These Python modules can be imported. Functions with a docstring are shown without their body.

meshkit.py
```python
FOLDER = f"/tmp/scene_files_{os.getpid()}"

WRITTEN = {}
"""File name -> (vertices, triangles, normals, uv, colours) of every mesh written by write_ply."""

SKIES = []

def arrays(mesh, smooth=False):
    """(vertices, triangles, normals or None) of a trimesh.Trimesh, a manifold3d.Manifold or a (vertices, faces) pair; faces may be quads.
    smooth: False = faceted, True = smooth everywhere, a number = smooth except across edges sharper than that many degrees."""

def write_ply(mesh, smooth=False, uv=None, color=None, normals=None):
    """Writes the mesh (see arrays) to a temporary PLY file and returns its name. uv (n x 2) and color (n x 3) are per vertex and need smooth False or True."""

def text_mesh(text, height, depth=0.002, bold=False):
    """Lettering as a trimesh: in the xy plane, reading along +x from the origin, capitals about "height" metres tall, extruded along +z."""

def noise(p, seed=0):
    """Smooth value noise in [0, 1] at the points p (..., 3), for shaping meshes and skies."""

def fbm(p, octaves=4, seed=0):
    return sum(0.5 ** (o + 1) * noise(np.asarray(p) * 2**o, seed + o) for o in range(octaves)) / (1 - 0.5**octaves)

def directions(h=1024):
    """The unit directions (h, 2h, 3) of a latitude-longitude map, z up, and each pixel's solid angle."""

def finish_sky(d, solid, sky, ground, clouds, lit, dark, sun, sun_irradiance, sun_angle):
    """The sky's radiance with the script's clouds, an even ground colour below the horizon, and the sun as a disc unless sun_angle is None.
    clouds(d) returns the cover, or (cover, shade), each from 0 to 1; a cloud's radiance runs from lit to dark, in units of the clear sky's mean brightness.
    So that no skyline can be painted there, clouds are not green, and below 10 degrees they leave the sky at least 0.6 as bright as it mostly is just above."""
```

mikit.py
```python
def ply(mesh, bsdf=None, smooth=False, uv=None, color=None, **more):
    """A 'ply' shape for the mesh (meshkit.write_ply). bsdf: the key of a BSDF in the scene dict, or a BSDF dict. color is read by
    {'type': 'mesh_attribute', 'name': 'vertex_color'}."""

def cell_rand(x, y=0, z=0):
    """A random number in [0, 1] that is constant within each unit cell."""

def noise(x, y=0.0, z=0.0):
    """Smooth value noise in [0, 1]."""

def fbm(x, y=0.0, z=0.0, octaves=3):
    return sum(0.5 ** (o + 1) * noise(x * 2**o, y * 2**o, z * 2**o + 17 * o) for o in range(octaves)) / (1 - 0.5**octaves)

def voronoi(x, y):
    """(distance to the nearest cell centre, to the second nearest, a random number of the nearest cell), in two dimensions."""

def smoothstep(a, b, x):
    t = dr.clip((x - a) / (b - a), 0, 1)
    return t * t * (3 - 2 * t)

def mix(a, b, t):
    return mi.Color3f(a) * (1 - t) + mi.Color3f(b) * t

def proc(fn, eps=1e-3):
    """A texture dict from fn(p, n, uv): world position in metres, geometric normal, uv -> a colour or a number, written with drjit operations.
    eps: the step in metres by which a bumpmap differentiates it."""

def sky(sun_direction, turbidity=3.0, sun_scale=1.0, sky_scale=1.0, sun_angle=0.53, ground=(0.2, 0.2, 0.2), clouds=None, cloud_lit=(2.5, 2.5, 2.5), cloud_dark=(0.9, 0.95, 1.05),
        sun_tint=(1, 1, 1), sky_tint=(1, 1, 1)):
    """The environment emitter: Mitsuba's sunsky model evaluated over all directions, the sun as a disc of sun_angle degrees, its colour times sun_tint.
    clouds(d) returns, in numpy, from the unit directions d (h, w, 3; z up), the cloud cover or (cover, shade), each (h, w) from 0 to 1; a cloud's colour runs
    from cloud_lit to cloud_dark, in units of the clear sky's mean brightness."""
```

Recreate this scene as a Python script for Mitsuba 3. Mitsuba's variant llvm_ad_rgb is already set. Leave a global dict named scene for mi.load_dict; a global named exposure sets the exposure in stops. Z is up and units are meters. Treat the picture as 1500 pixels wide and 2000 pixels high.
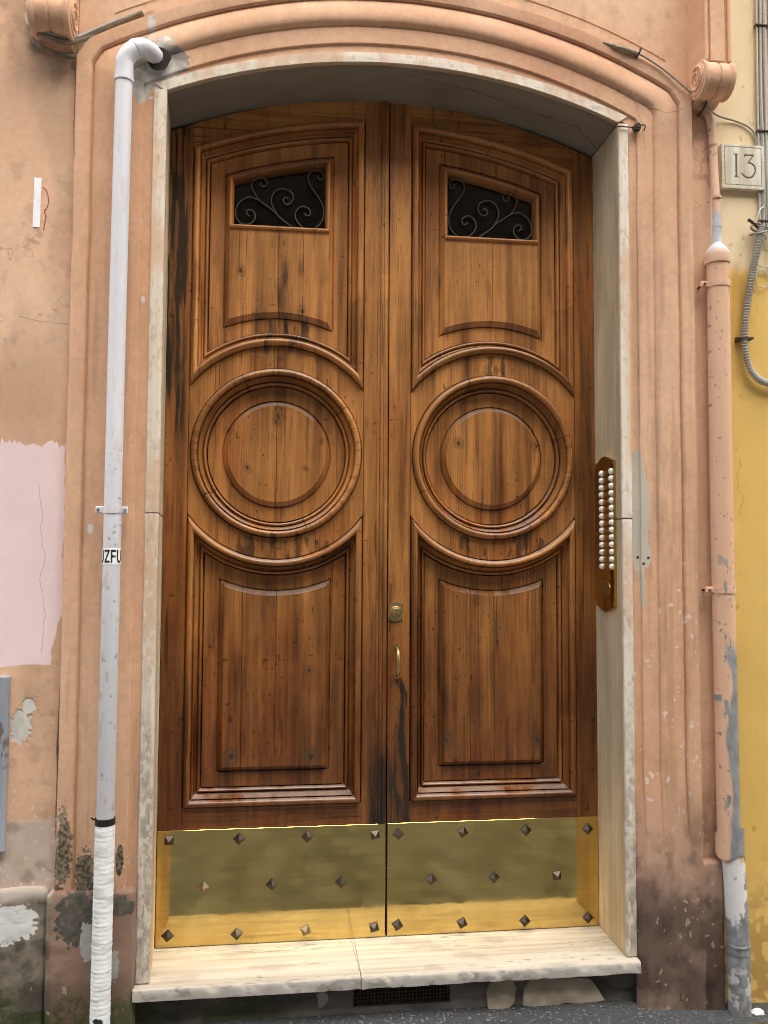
import math, random
import numpy as np, trimesh, mitsuba as mi, drjit as dr, mikit, meshkit
import manifold3d as m3
import mapbox_earcut as earcut
import shapely
from shapely.geometry import Polygon, LineString, Point, box as sbox
from shapely import affinity
from mikit import proc, noise, fbm, voronoi, cell_rand, smoothstep, mix

random.seed(7)
RNG = np.random.default_rng(11)
T = mi.ScalarTransform4f
scene, labels = {}, {}
# ---------------------------------------------------------------- camera, sky, exposure
CAM = np.array([-0.4202, -3.3141, 1.4619])
YAW, PITCH, ROLL = 0.1244, 0.0552, 0.0054
_f = np.array([math.sin(YAW) * math.cos(PITCH), math.cos(YAW) * math.cos(PITCH), math.sin(PITCH)])
_r = np.array([math.cos(YAW), -math.sin(YAW), 0.0])
_u = np.cross(_r, _f)
_up = -math.sin(ROLL) * _r + math.cos(ROLL) * _u
scene['camera'] = {'type': 'perspective', 'fov': 48.87, 'fov_axis': 'x', 'near_clip': 0.05, 'far_clip': 300.0,
                   'to_world': T().look_at(origin=CAM.tolist(), target=(CAM + _f).tolist(), up=_up.tolist())}
scene['sky'] = mikit.sky([0.18, -0.50, 0.85], turbidity=3, sun_scale=0.28, sun_angle=50, clouds=lambda d: (np.ones(d.shape[:2]), 1 - np.clip(d[..., 2], 0, 1) ** 0.8),
                         cloud_lit=(3.35, 3.5, 3.75), cloud_dark=(1.2, 1.25, 1.32), sun_tint=(0.95, 1.0, 1.08), ground=(0.12, 0.12, 0.12))
exposure = 3.4

# ---------------------------------------------------------------- mesh helpers
def cat(ms):
    ms = [m for m in ms if m is not None and len(m.faces)]
    return trimesh.util.concatenate(ms) if len(ms) > 1 else ms[0]

def tm(v, f):
    return trimesh.Trimesh(np.asarray(v, float), np.asarray(f, int), process=False)

def man(m):
    m = trimesh.Trimesh(m.vertices, m.faces, process=True)
    return m3.Manifold(m3.Mesh(vert_properties=np.asarray(m.vertices, np.float32), tri_verts=np.asarray(m.faces, np.uint32)))

def unman(M):
    q = M.to_mesh()
    return tm(q.vert_properties[:, :3], q.tri_verts)

def grid(P, flip=False):
    """P (m, n, 3) -> mesh"""
    m, n = P.shape[:2]
    i, j = np.meshgrid(np.arange(m - 1), np.arange(n - 1), indexing='ij')
    a = i * n + j
    q = np.stack([a, a + 1, a + n + 1, a + n], -1).reshape(-1, 4)
    if flip:
        q = q[:, ::-1]
    return tm(P.reshape(-1, 3), np.vstack([q[:, [0, 1, 2]], q[:, [0, 2, 3]]]))

def orient_to(m, d):
    """flip so that the area-weighted normal has positive dot with d"""
    n = np.cross(m.vertices[m.faces[:, 1]] - m.vertices[m.faces[:, 0]], m.vertices[m.faces[:, 2]] - m.vertices[m.faces[:, 0]]).sum(0)
    if n @ np.asarray(d, float) < 0:
        m = tm(m.vertices, m.faces[:, ::-1])
    return m

def bx(x0, x1, y0, y1, z0, z1, r=0.0):
    """box, with chamfered edges when r > 0"""
    if r <= 0:
        b = trimesh.creation.box((x1 - x0, y1 - y0, z1 - z0))
        b.apply_translation(((x0 + x1) / 2, (y0 + y1) / 2, (z0 + z1) / 2))
        return b
    pts = []
    for sx in (0, 1):
        for sy in (0, 1):
            for sz in (0, 1):
                c = np.array([x1 if sx else x0, y1 if sy else y0, z1 if sz else z0])
                s = np.array([-1 if sx else 1, -1 if sy else 1, -1 if sz else 1]) * r
                for k in range(3):
                    q = c + s
                    q[k] = c[k]
                    pts.append(q)
    return trimesh.convex.convex_hull(np.array(pts))

def smooth_curve(pts, n=8):
    """Catmull-Rom through the points"""
    P = np.asarray(pts, float)
    if len(P) < 3:
        return np.array([P[0] + (P[-1] - P[0]) * t for t in np.linspace(0, 1, n + 1)])
    E_ = np.vstack([2 * P[0] - P[1], P, 2 * P[-1] - P[-2]])
    out = []
    for i in range(1, len(E_) - 2):
        p0, p1, p2, p3 = E_[i - 1], E_[i], E_[i + 1], E_[i + 2]
        for t in np.linspace(0, 1, n, endpoint=False):
            out.append(0.5 * ((2 * p1) + (-p0 + p2) * t + (2 * p0 - 5 * p1 + 4 * p2 - p3) * t * t + (-p0 + 3 * p1 - 3 * p2 + p3) * t ** 3))
    out.append(P[-1])
    return np.array(out)

def tube(pts, r, sides=10, caps=True):
    P = np.asarray(pts, float)
    n = len(P)
    rad = np.broadcast_to(np.asarray(r, float), (n,))
    t = np.gradient(P, axis=0)
    t /= np.linalg.norm(t, axis=1, keepdims=True) + 1e-12
    a = np.cross(t[0], [0, 1.0, 0.1])
    if np.linalg.norm(a) < 1e-3:
        a = np.cross(t[0], [1.0, 0, 0])
    a /= np.linalg.norm(a)
    A = [a]
    for i in range(1, n):
        a = A[-1] - t[i] * (A[-1] @ t[i])
        A.append(a / (np.linalg.norm(a) + 1e-12))
    A = np.array(A)
    B = np.cross(t, A)
    ang = np.arange(sides) * 2 * np.pi / sides
    V = P[:, None] + rad[:, None, None] * (np.cos(ang)[None, :, None] * A[:, None] + np.sin(ang)[None, :, None] * B[:, None])
    i, j = np.meshgrid(np.arange(n - 1), np.arange(sides), indexing='ij')
    q = np.stack([i * sides + j, i * sides + (j + 1) % sides, (i + 1) * sides + (j + 1) % sides, (i + 1) * sides + j], -1).reshape(-1, 4)
    F = [q[:, [0, 1, 2]], q[:, [0, 2, 3]]]
    v = V.reshape(-1, 3)
    if caps:
        k = np.arange(1, sides - 1)
        F.append(np.stack([0 * k, k + 1, k], 1))
        o = (n - 1) * sides
        F.append(np.stack([o + 0 * k, o + k, o + k + 1], 1))
    return tm(v, np.vstack(F))

def lathe(prof, axis='z', at=(0, 0, 0), sides=24):
    """prof: (radius, height) points; axis z (up) or y or x"""
    m = trimesh.creation.revolve(np.asarray(prof, float), sections=sides)
    if axis == 'y':
        m.apply_transform(trimesh.transformations.rotation_matrix(math.pi / 2, [1, 0, 0]))   # height goes to -y
    if axis == 'x':
        m.apply_transform(trimesh.transformations.rotation_matrix(math.pi / 2, [0, 1, 0]))   # height goes to +x
    m.apply_translation(at)
    return m

def cap2(pts):
    """triangles of a simple polygon (n,2)"""
    pts = np.asarray(pts, float)
    return earcut.triangulate_float64(pts, np.array([len(pts)], np.uint32)).reshape(-1, 3).astype(int)

def solid(rings):
    """rings: list of ((n,2) xz outline, y); closed solid, rings from back to front"""
    o0 = rings[0][0]
    if (o0[:, 0] * np.roll(o0[:, 1], -1) - np.roll(o0[:, 0], -1) * o0[:, 1]).sum() < 0:
        rings = [(o[::-1], y) for o, y in rings]
    n = len(rings[0][0])
    V = np.vstack([np.column_stack([o[:, 0], np.full(n, y), o[:, 1]]) for o, y in rings])
    F = []
    k = np.arange(n)
    for i in range(len(rings) - 1):
        a, b = i * n + k, i * n + (k + 1) % n
        F += [np.stack([a, b, b + n], 1), np.stack([a, b + n, a + n], 1)]
    c = cap2(rings[0][0])
    F += [c[:, ::-1], c + (len(rings) - 1) * n]
    m = tm(V, np.vstack(F))
    if m.volume < 0:
        m = tm(m.vertices, m.faces[:, ::-1])
    return m

def extr(poly, y0, y1, clean=0.0):
    """shapely polygon in the xz plane -> solid between y0 (front) and y1"""
    out = []
    for g in getattr(poly, 'geoms', [poly]):
        if g.is_empty or g.geom_type != 'Polygon' or g.area < 1e-7:
            continue
        m = trimesh.creation.extrude_polygon(g, abs(y1 - y0), engine='earcut')   # in xy, up z
        v = m.vertices
        v = np.column_stack([v[:, 0], max(y0, y1) - v[:, 2], v[:, 1]])
        out.append(tm(v, m.faces))
    m = cat(out)
    return m

def rough(m, amp, freq, seed=0, keep=None, along=None):
    """displace vertices by noise (along normals or a fixed direction)"""
    v = np.array(m.vertices)
    h = (meshkit.fbm(v * freq + 31.7, 4, seed) - 0.5) * 2 * amp
    d = np.asarray(along, float) if along is not None else trimesh.Trimesh(v, m.faces, process=False).vertex_normals
    w = 1.0 if keep is None else keep(v)
    return tm(v + d * (h * w)[:, None], m.faces)

def refine(m, L):
    M = man(m).refine_to_length(L)
    return unman(M)

def stone_block(x0, x1, y0, y1, z0, z1, r=0.01, L=0.03, amp=0.004, freq=9.0, seed=0):
    m = refine(bx(x0, x1, y0, y1, z0, z1, r), L)
    m = trimesh.Trimesh(m.vertices, m.faces, process=True)
    return rough(m, amp, freq, seed)

# ---------------------------------------------------------------- scene entries
used = {}
def key_for(base):
    k = base
    if base in used:
        k = f'{base}_{used[base]:03d}'
        used[base] += 1
    else:
        used[base] = 1
    return k

def thing(name, label, cat_, group=None):
    k = key_for(name)
    labels[k] = {'label': label, 'category': cat_}
    if group:
        labels[k]['group'] = group
    return k

def obj(name, mesh, mat, parent=None, smooth=30, label=None, kind=None, uv=None):
    k = key_for(parent + '__' + name if parent else name)
    scene[k] = mikit.ply(mesh, mat, smooth=smooth, uv=uv)
    if label or kind:
        labels.setdefault(k, {})
        if label:
            labels[k]['label'] = label
        if kind:
            labels[k]['kind'] = kind
    return k

def single(name, mesh, mat, label, cat_, group=None, smooth=30, kind=None):
    k = obj(name, mesh, mat, None, smooth)
    labels[k] = {'label': label, 'category': cat_}
    if group:
        labels[k]['group'] = group
    if kind:
        labels[k]['kind'] = kind
    return k

def bsdf(key, color, rough_=0.6, bump=None, spec=0.4, metallic=0.0, coat=0.0, bscale=1.0, eps=1e-3):
    d = {'type': 'principled', 'base_color': color if isinstance(color, dict) else {'type': 'rgb', 'value': list(color)},
         'roughness': rough_, 'specular': spec, 'metallic': metallic}
    if coat:
        d['clearcoat'] = coat
        d['clearcoat_gloss'] = 0.75
    if bump is not None:
        d = {'type': 'bumpmap', 'tex': proc(bump, eps), 'scale': bscale, 'bsdf': d}
    scene[key] = {'type': 'twosided', 'bsdf': d}

# ---------------------------------------------------------------- materials
def sq(x):
    return x * x

def blob(x, z, cx, cz, rx, rz, n, amp=0.8):
    d = dr.sqrt(sq((x - cx) / rx) + sq((z - cz) / rz)) + (n - 0.5) * amp
    return 1 - smoothstep(0.94, 1.06, d)

def segd(x, z, ax, az, bx_, bz):
    dx, dz = bx_ - ax, bz - az
    t = dr.clip(((x - ax) * dx + (z - az) * dz) / (dx * dx + dz * dz), 0, 1)
    return dr.sqrt(sq(x - ax - t * dx) + sq(z - az - t * dz))

def crack(x, z, pts, w, nz):
    d = mi.Float(9)
    for (a, b) in zip(pts[:-1], pts[1:]):
        d = dr.minimum(d, segd(x, z, a[0], a[1], b[0], b[1]))
    return 1 - smoothstep(0.3 * w, w, d + nz)

# --- wood ---
KNOTS = [(-0.543, 1.813, .02, .024), (-0.315, 1.814, .018, .02), (-0.423, 2.019, .03, .05), (-0.58, 2.598, .02, .03),
         (-0.337, 2.445, .022, .035), (-0.591, 0.701, .035, .04), (-0.285, 0.698, .036, .045), (0.253, 0.741, .032, .045),
         (0.621, 0.739, .033, .045), (-0.255, 1.926, .013, .022), (-0.293, 1.027, .02, .028), (-0.243, 1.47, .013, .015),
         (0.30, 1.93, .03, .03), (0.627, 1.93, .03, .03), (-0.62, 1.965, .022, .02)]

def wood_color(al, ac, x, z, seed):
    warp = 0.012 * (fbm(al * 1.6 + seed, ac * 8.0, seed, 3) - 0.5) + 0.03 * (noise(al * 0.6 + 3.1, ac * 3.0, seed) - 0.5)
    a2 = ac + warp
    s1 = fbm(al * 1.2, a2 * 42.0, seed + 1.3, 4)
    s2 = fbm(al * 3.0, a2 * 120.0, seed + 5.1, 2)
    bl = fbm(al * 2.2, a2 * 17.0, seed + 31.0, 4)
    curl = smoothstep(0.11, 0.07, dr.abs(x - 0.005))
    f = a2 * 105.0 + 9.0 * noise(al * 0.9, a2 * 5.0, seed + 9.0) + curl * (3.0 * noise(al * 5.0, a2 * 14.0, seed + 4.0) + a2 * 40.0)
    fr = f - dr.floor(f)
    late = smoothstep(0.35, 0.9, fr) * (1 - smoothstep(0.9, 1.0, fr))
    lm = smoothstep(0.50, 0.74, noise(al * 0.8, ac * 6.0, seed + 14.0)) * 0.20 + 0.02 + 0.26 * curl
    big = fbm(al * 1.1, ac * 5.0, seed + 20.0, 3)
    mott = fbm(x * 6.0, z * 3.0, 4.4, 4)
    light = mi.Color3f(0.51, 0.225, 0.066)
    dark = mi.Color3f(0.112, 0.038, 0.0115)
    tone = 0.80 * (s1 - 0.5) + 0.50 * (s2 - 0.5) + 0.90 * (bl - 0.5) + 0.8 * (big - 0.5) + 0.7 * (mott - 0.5) + 0.59 + 0.10 * smoothstep(1.7, 2.5, z)
    c = mix(dark, light, dr.clip(tone, 0, 1))
    c = c * (1 - lm * late)
    pores = smoothstep(0.72, 0.86, noise(al * 14.0, ac * 420.0, seed + 2.2))
    c = c * (1 - 0.28 * pores)
    chk = smoothstep(0.83, 0.90, noise(al * 2.6, a2 * 110.0, seed + 41.0)) * smoothstep(0.45, 0.65, noise(al * 1.4, ac * 9.0, seed + 43.0))
    c = c * (1 - 0.55 * chk)
    # old brown varnish, thicker towards the foot of the door in runs
    low = smoothstep(1.62, 0.75, z + 0.6 * (fbm(x * 14.0, z * 1.6, 9.2, 4) - 0.5))
    c = mix(c, c * mi.Color3f(0.45, 0.37, 0.31), low * 0.90)
    blotch = smoothstep(0.44, 0.68, fbm(x * 46.0, z * 8.0, 31.0, 5))
    c = mix(c, c * mi.Color3f(0.62, 0.52, 0.44), blotch * (0.18 + 0.42 * low))
    side = smoothstep(0.76, 0.80, dr.abs(x - 0.005))
    c = mix(c, c * mi.Color3f(0.66, 0.58, 0.52), side * 0.8)
    pale = smoothstep(2.0, 2.6, z + 0.3 * (mott - 0.5))
    c = mix(c, c * 1.12 + mi.Color3f(0.018, 0.011, 0.006), pale * 0.8)
    # reddish patches
    red = smoothstep(0.52, 0.72, fbm(x * 5.0 + 8, z * 2.0, 2.0, 3))
    c = mix(c, c * mi.Color3f(0.92, 0.74, 0.66), red * 0.6)
    # grey weather marks
    wn = fbm(x * 26.0, z * 4.5, 7.7, 4)
    wm = smoothstep(0.56, 0.70, wn)
    m1 = smoothstep(0.43, 0.55, fbm(x * 42.0, z * 2.6, 7.7, 4)) * smoothstep(-0.765, -0.80, x) * smoothstep(1.65, 2.1, z) * 1.1
    n2 = fbm(x * 30.0, z * 5.0, 3.3, 3)
    m2 = 1.15 * smoothstep(0.41, 0.55, n2 + 0.20 * smoothstep(0.62, 0.45, z)) * smoothstep(0.84, 0.55, z) * smoothstep(0.085, 0.055, dr.abs(x - 0.005))
    rx = x + 0.018 * (fbm(x * 40.0, z * 14.0, 5.5, 3) - 0.5)
    m3_ = crack(rx, z, [(0.060, 0.985), (0.078, 0.93), (0.070, 0.84), (0.066, 0.77), (0.080, 0.66), (0.088, 0.56), (0.092, 0.44)], 0.017, 0.0) * smoothstep(0.25, 0.5, n2 + 0.25)
    m3_ = dr.maximum(m3_, crack(rx, z, [(0.022, 1.36), (0.026, 1.31), (0.020, 1.18)], 0.010, 0.0))
    m3_ = m3_ * 1.15
    m4 = smoothstep(0.54, 0.70, fbm(x * 60.0 + 2, z * 8.0, 1.1, 4)) * smoothstep(0.12, 0.05, dr.abs(x + 0.34)) * smoothstep(0.26, 0.05, dr.abs(z - 2.47))
    m5 = 0.75 * smoothstep(0.50, 0.68, fbm(x * 52.0 + 5, z * 13.0, 6.1, 5)) * (blob(x, z, -0.43, 2.33, .07, .09, wn, 0.4) + blob(x, z, 0.44, 2.24, .09, .05, wn, 0.5) + blob(x, z, -0.43, 1.51, .2, .05, wn, 0.5) + blob(x, z, 0.47, 1.52, .2, .05, wn, 0.5))
    m6 = 0.40 * smoothstep(0.58, 0.74, fbm(x * 48.0, z * 5.0, 12.4, 5))
    fing = smoothstep(0.36, 0.52, fbm(x * 70.0, z * 5.0, 17.0, 3))
    m3_ = m3_ * (0.35 + 0.65 * fing)
    m2 = m2 * (0.45 + 0.55 * fing)
    m1 = m1 * (0.5 + 0.5 * fing)
    st = dr.clip(m1 + m2 + m3_ + m4 + m5 + m6, 0, 1)
    c = mix(c, mi.Color3f(0.020, 0.0145, 0.0105), st * 0.94)
    for (kx, kz, rx, rz) in KNOTS:
        d = dr.sqrt(sq((x - kx) / rx) + sq((z - kz) / rz)) + 0.7 * (fbm(x * 60.0, z * 45.0, kx * 9.0, 3) - 0.5)
        c = mix(c, mi.Color3f(0.075, 0.043, 0.022), (1 - smoothstep(0.35, 1.15, d)) * ((0.45 + 0.20 * dr.sin(d * 11.0)) * (1.0 if kz > 1.0 else 1.45)))
        c = mix(c, mi.Color3f(0.035, 0.020, 0.012), (1 - smoothstep(0.10, 0.34, d)) * 0.8)
    specks = smoothstep(0.80, 0.86, noise(x * 85.0, z * 60.0, 3.3)) * smoothstep(0.45, 0.6, noise(x * 9.0, z * 5.0, 8.0))
    c = c * (1 - 0.6 * specks)
    return c

def upface_tint(c, p, n):
    worn = smoothstep(0.28, 0.75, n.z) * smoothstep(0.28, 0.50, fbm(p.x * 14.0, p.z * 14.0, 21.0, 3))  # mixes a pale grey-brown, in patches, into faces that point up
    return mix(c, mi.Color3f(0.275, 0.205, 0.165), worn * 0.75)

def wood_bump(al, ac, seed):
    return 0.0005 * noise(al * 5.0, ac * 240.0, seed) + 0.0011 * fbm(al * 3.0, ac * 18.0, seed + 4, 2)

scene_wood = dict(rough_=0.31, spec=0.5)
bsdf('wood_upright', proc(lambda p, n, uv: upface_tint(wood_color(p.z, p.x + 0.37 * cell_rand(dr.floor((p.x + 0.431) / 0.87), dr.floor((p.x - 0.005) * 5.0)), p.x, p.z, 0.0), p, n)), bump=lambda p, n, uv: wood_bump(p.z, p.x, 0.0), **scene_wood)
bsdf('wood_level', proc(lambda p, n, uv: wood_color(p.x, p.z, p.x, p.z, 3.0)), bump=lambda p, n, uv: wood_bump(p.x, p.z, 3.0), **scene_wood)
def moulding_color(p, n, uv):
    c = wood_color(uv.x, uv.y, p.x, p.z, 6.0)
    cx = dr.select(p.x < 0.005, mi.Float(-0.4290), mi.Float(0.4395))
    r = dr.sqrt(sq(p.x - cx) + sq(p.z - 1.8726))
    tick = smoothstep(0.56, 0.72, noise(uv.x * 150.0, uv.y * 14.0, 3.0)) * smoothstep(0.42, 0.60, noise(uv.x * 3.0, 1.0, 7.0))
    c = c * (1 - 0.34 * tick * smoothstep(0.345, 0.338, r) * smoothstep(0.300, 0.308, r))
    c = c * (0.80 + 0.40 * cell_rand(dr.floor(uv.x / 1.3), dr.floor(p.z * 1.2), 3.0))
    return upface_tint(c, p, n)
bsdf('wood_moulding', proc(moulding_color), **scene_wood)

# --- plaster ---
def peach_base(x, z):
    a = fbm(x * 3.0, z * 3.0, 1.0, 4)
    b = fbm(x * 14.0, z * 9.0, 2.0, 3)
    c = mix((0.605, 0.372, 0.236), (0.70, 0.470, 0.318), dr.clip(1.6 * (a - 0.5) + 0.5, 0, 1))
    return c * (0.95 + 0.10 * b)

def speck(x, z, s, lo, hi, seed=0.0):
    u, w = x * s, z * s * 0.8
    d, d2, r = voronoi(u + 0.8 * noise(u * 1.7, w * 1.7, seed), w + 0.8 * noise(u * 1.7, w * 1.7, seed + 5.0))
    q = r * 2.3 + seed * 0.13
    rad = 0.05 + 0.30 * smoothstep(lo - 0.1, 1.0, q - dr.floor(q))
    return (1 - smoothstep(rad * 0.8, rad, d)) * smoothstep(lo - 0.14, lo - 0.12, q - dr.floor(q))

def wall_color(p, n, uv):
    x, z = p.x, p.z
    nf = fbm(x * 30.0, z * 30.0, 3.0, 3)
    nb = fbm(x * 8.0, z * 8.0, 5.0, 3)
    c = peach_base(x, z)
    c = c * (0.93 + 0.14 * fbm(x * 70.0, z * 60.0, 12.0, 3))
    v1, v2, vr = voronoi(x * 2.2 + 0.5 * (nb - 0.5), z * 2.2 + 0.5 * (nf - 0.5))
    hl = (1 - smoothstep(0.004, 0.014, v2 - v1)) * smoothstep(0.45, 0.62, noise(x * 2.5, z * 2.5, 33.0))
    c = c * (1 - 0.28 * hl)
    stn = smoothstep(0.55, 0.8, fbm(x * 26.0, z * 26.0, 35.0, 4)) * smoothstep(0.4, 0.6, fbm(x * 3.0, z * 3.0, 36.0, 2))
    c = c * (1 - 0.14 * stn)
    # weak dirt and runs
    c = c * (1 - 0.16 * smoothstep(0.52, 0.75, fbm(x * 6.0, z * 1.5, 8.0, 3)))
    # pink repaint
    brush = 0.030 * (noise(x * 120.0, z * 8.0, 1.0) - 0.5) + 0.03 * (nb - 0.5)
    d = dr.minimum(dr.minimum(-1.157 - 0.035 * smoothstep(1.32, 1.08, z) - x + 0.016 * (nf - 0.5), z - 1.085 + 0.016 * (nb - 0.5)), 1.853 - z + brush)
    pk = smoothstep(0.0, 0.005, d)
    pkc = mix((0.715, 0.54, 0.545), (0.765, 0.62, 0.62), fbm(x * 6.0, z * 4.0, 3.0, 3))
    ck = crack(x + 0.012 * (nf - 0.5), z, [(-1.25, 1.72), (-1.235, 1.62), (-1.24, 1.55), (-1.22, 1.46), (-1.235, 1.38), (-1.215, 1.26), (-1.225, 1.13)], 0.0018, 0.0)
    pkc = pkc * (1 - 0.35 * ck)
    c = mix(c, pkc, pk)
    # bare white plaster by the cabinet
    nr = 0.6 * fbm(x * 24.0, z * 24.0, 13.0, 4) + 0.4 * noise(x * 110.0, z * 110.0, 3.0)
    wp = dr.maximum(blob(x, z, -1.288, 0.885, 0.036, 0.062, nr, 1.1), blob(x, z, -1.263, 0.950, 0.022, 0.024, nr, 1.1))
    c = mix(c, mix((0.50, 0.49, 0.44), (0.62, 0.61, 0.56), noise(x * 60.0, z * 30.0)), wp)
    # worn, washed zone above the plinth
    wz = smoothstep(0.590, 0.545, z + 0.06 * (nb - 0.5)) * smoothstep(0.30, 0.34, z) * smoothstep(0.0, -0.5, x)
    wc = mix((0.42, 0.31, 0.24), (0.58, 0.49, 0.42), fbm(x * 12.0, z * 12.0, 6.0, 3))
    wc = mix(wc, mi.Color3f(0.22, 0.165, 0.12), 0.6 * smoothstep(0.50, 0.78, fbm(x * 20.0, z * 24.0, 2.0, 5)))
    c = mix(c, wc, wz)
    c = mix(c, foot_color(x, z), smoothstep(0.75, 0.38, z + 0.2 * (nb - 0.5)) * smoothstep(0.0, 0.5, x) * 0.8)
    # joint between wall and portal opening up
    jw = 0.0016 + 0.006 * smoothstep(1.3, 0.7, z) * noise(z * 25.0, 2.0)
    j = 1 - smoothstep(0.5 * jw, jw, dr.abs(x + 1.158 + 0.010 * (noise(z * 6.0, 4.0) - 0.5)))
    j = j * smoothstep(0.42, 0.62, noise(z * 3.0, 9.0) + smoothstep(1.5, 0.9, z) * 0.5)
    c = mix(c, mi.Color3f(0.06, 0.045, 0.035), 0.85 * j)
    # hairline cracks
    hc = crack(x, z + 0.008 * (nf - 0.5), [(-1.33, 2.305), (-1.25, 2.285), (-1.158, 2.283)], 0.0020, 0.0)
    c = c * (1 - 0.45 * hc)
    # soot below the bracket at the top left
    so = smoothstep(0.5, 0.72, fbm(x * 9.0, z * 14.0, 4.0, 3) + 0.55 * (1 - smoothstep(0.0, 0.10, segd(x, z, -1.28, 3.29, -1.16, 3.24))) - 0.1 + 0.4 * (1 - smoothstep(0.0, 0.03, segd(x, z, -1.17, 3.30, -0.9, 3.44))) - 0.1)
    c = mix(c, mi.Color3f(0.13, 0.10, 0.075), 0.55 * so * smoothstep(3.12, 3.22, z) * smoothstep(-0.8, -0.95, x))
    # nicks
    nk = speck(x, z, 70.0, 0.86, 0.90, 2.0) * smoothstep(0.5, 0.65, noise(x * 6.0, z * 6.0, 6.0)) * smoothstep(1.2, 0.8, z)
    c = mix(c, mi.Color3f(0.62, 0.52, 0.44), 0.8 * nk)
    return c

def wall_bump(p, n, uv):
    x, z = p.x, p.z
    nr = 0.6 * fbm(x * 24.0, z * 24.0, 13.0, 4) + 0.4 * noise(x * 110.0, z * 110.0, 3.0)
    hole = dr.maximum(blob(x, z, -1.288, 0.885, 0.036, 0.062, nr, 1.1), blob(x, z, -1.263, 0.950, 0.022, 0.024, nr, 1.1))
    return -0.003 * hole + 0.0004 * noise(x * 110.0, z * 110.0, 5.0) + 0.0010 * fbm(x * 22.0, z * 22.0, 1.0, 2) + 0.006 * fbm(x * 3.0, z * 3.0, 7.0, 2) + 0.0015 * smoothstep(0.575, 0.555, z + 0.03 * (fbm(x * 8.0, z * 8.0, 5.0, 3) - 0.5)) * fbm(x * 40.0, z * 40.0, 4.0, 2)

bsdf('peach_plaster', proc(wall_color), 0.85, bump=wall_bump, spec=0.25, eps=2e-3)

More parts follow.
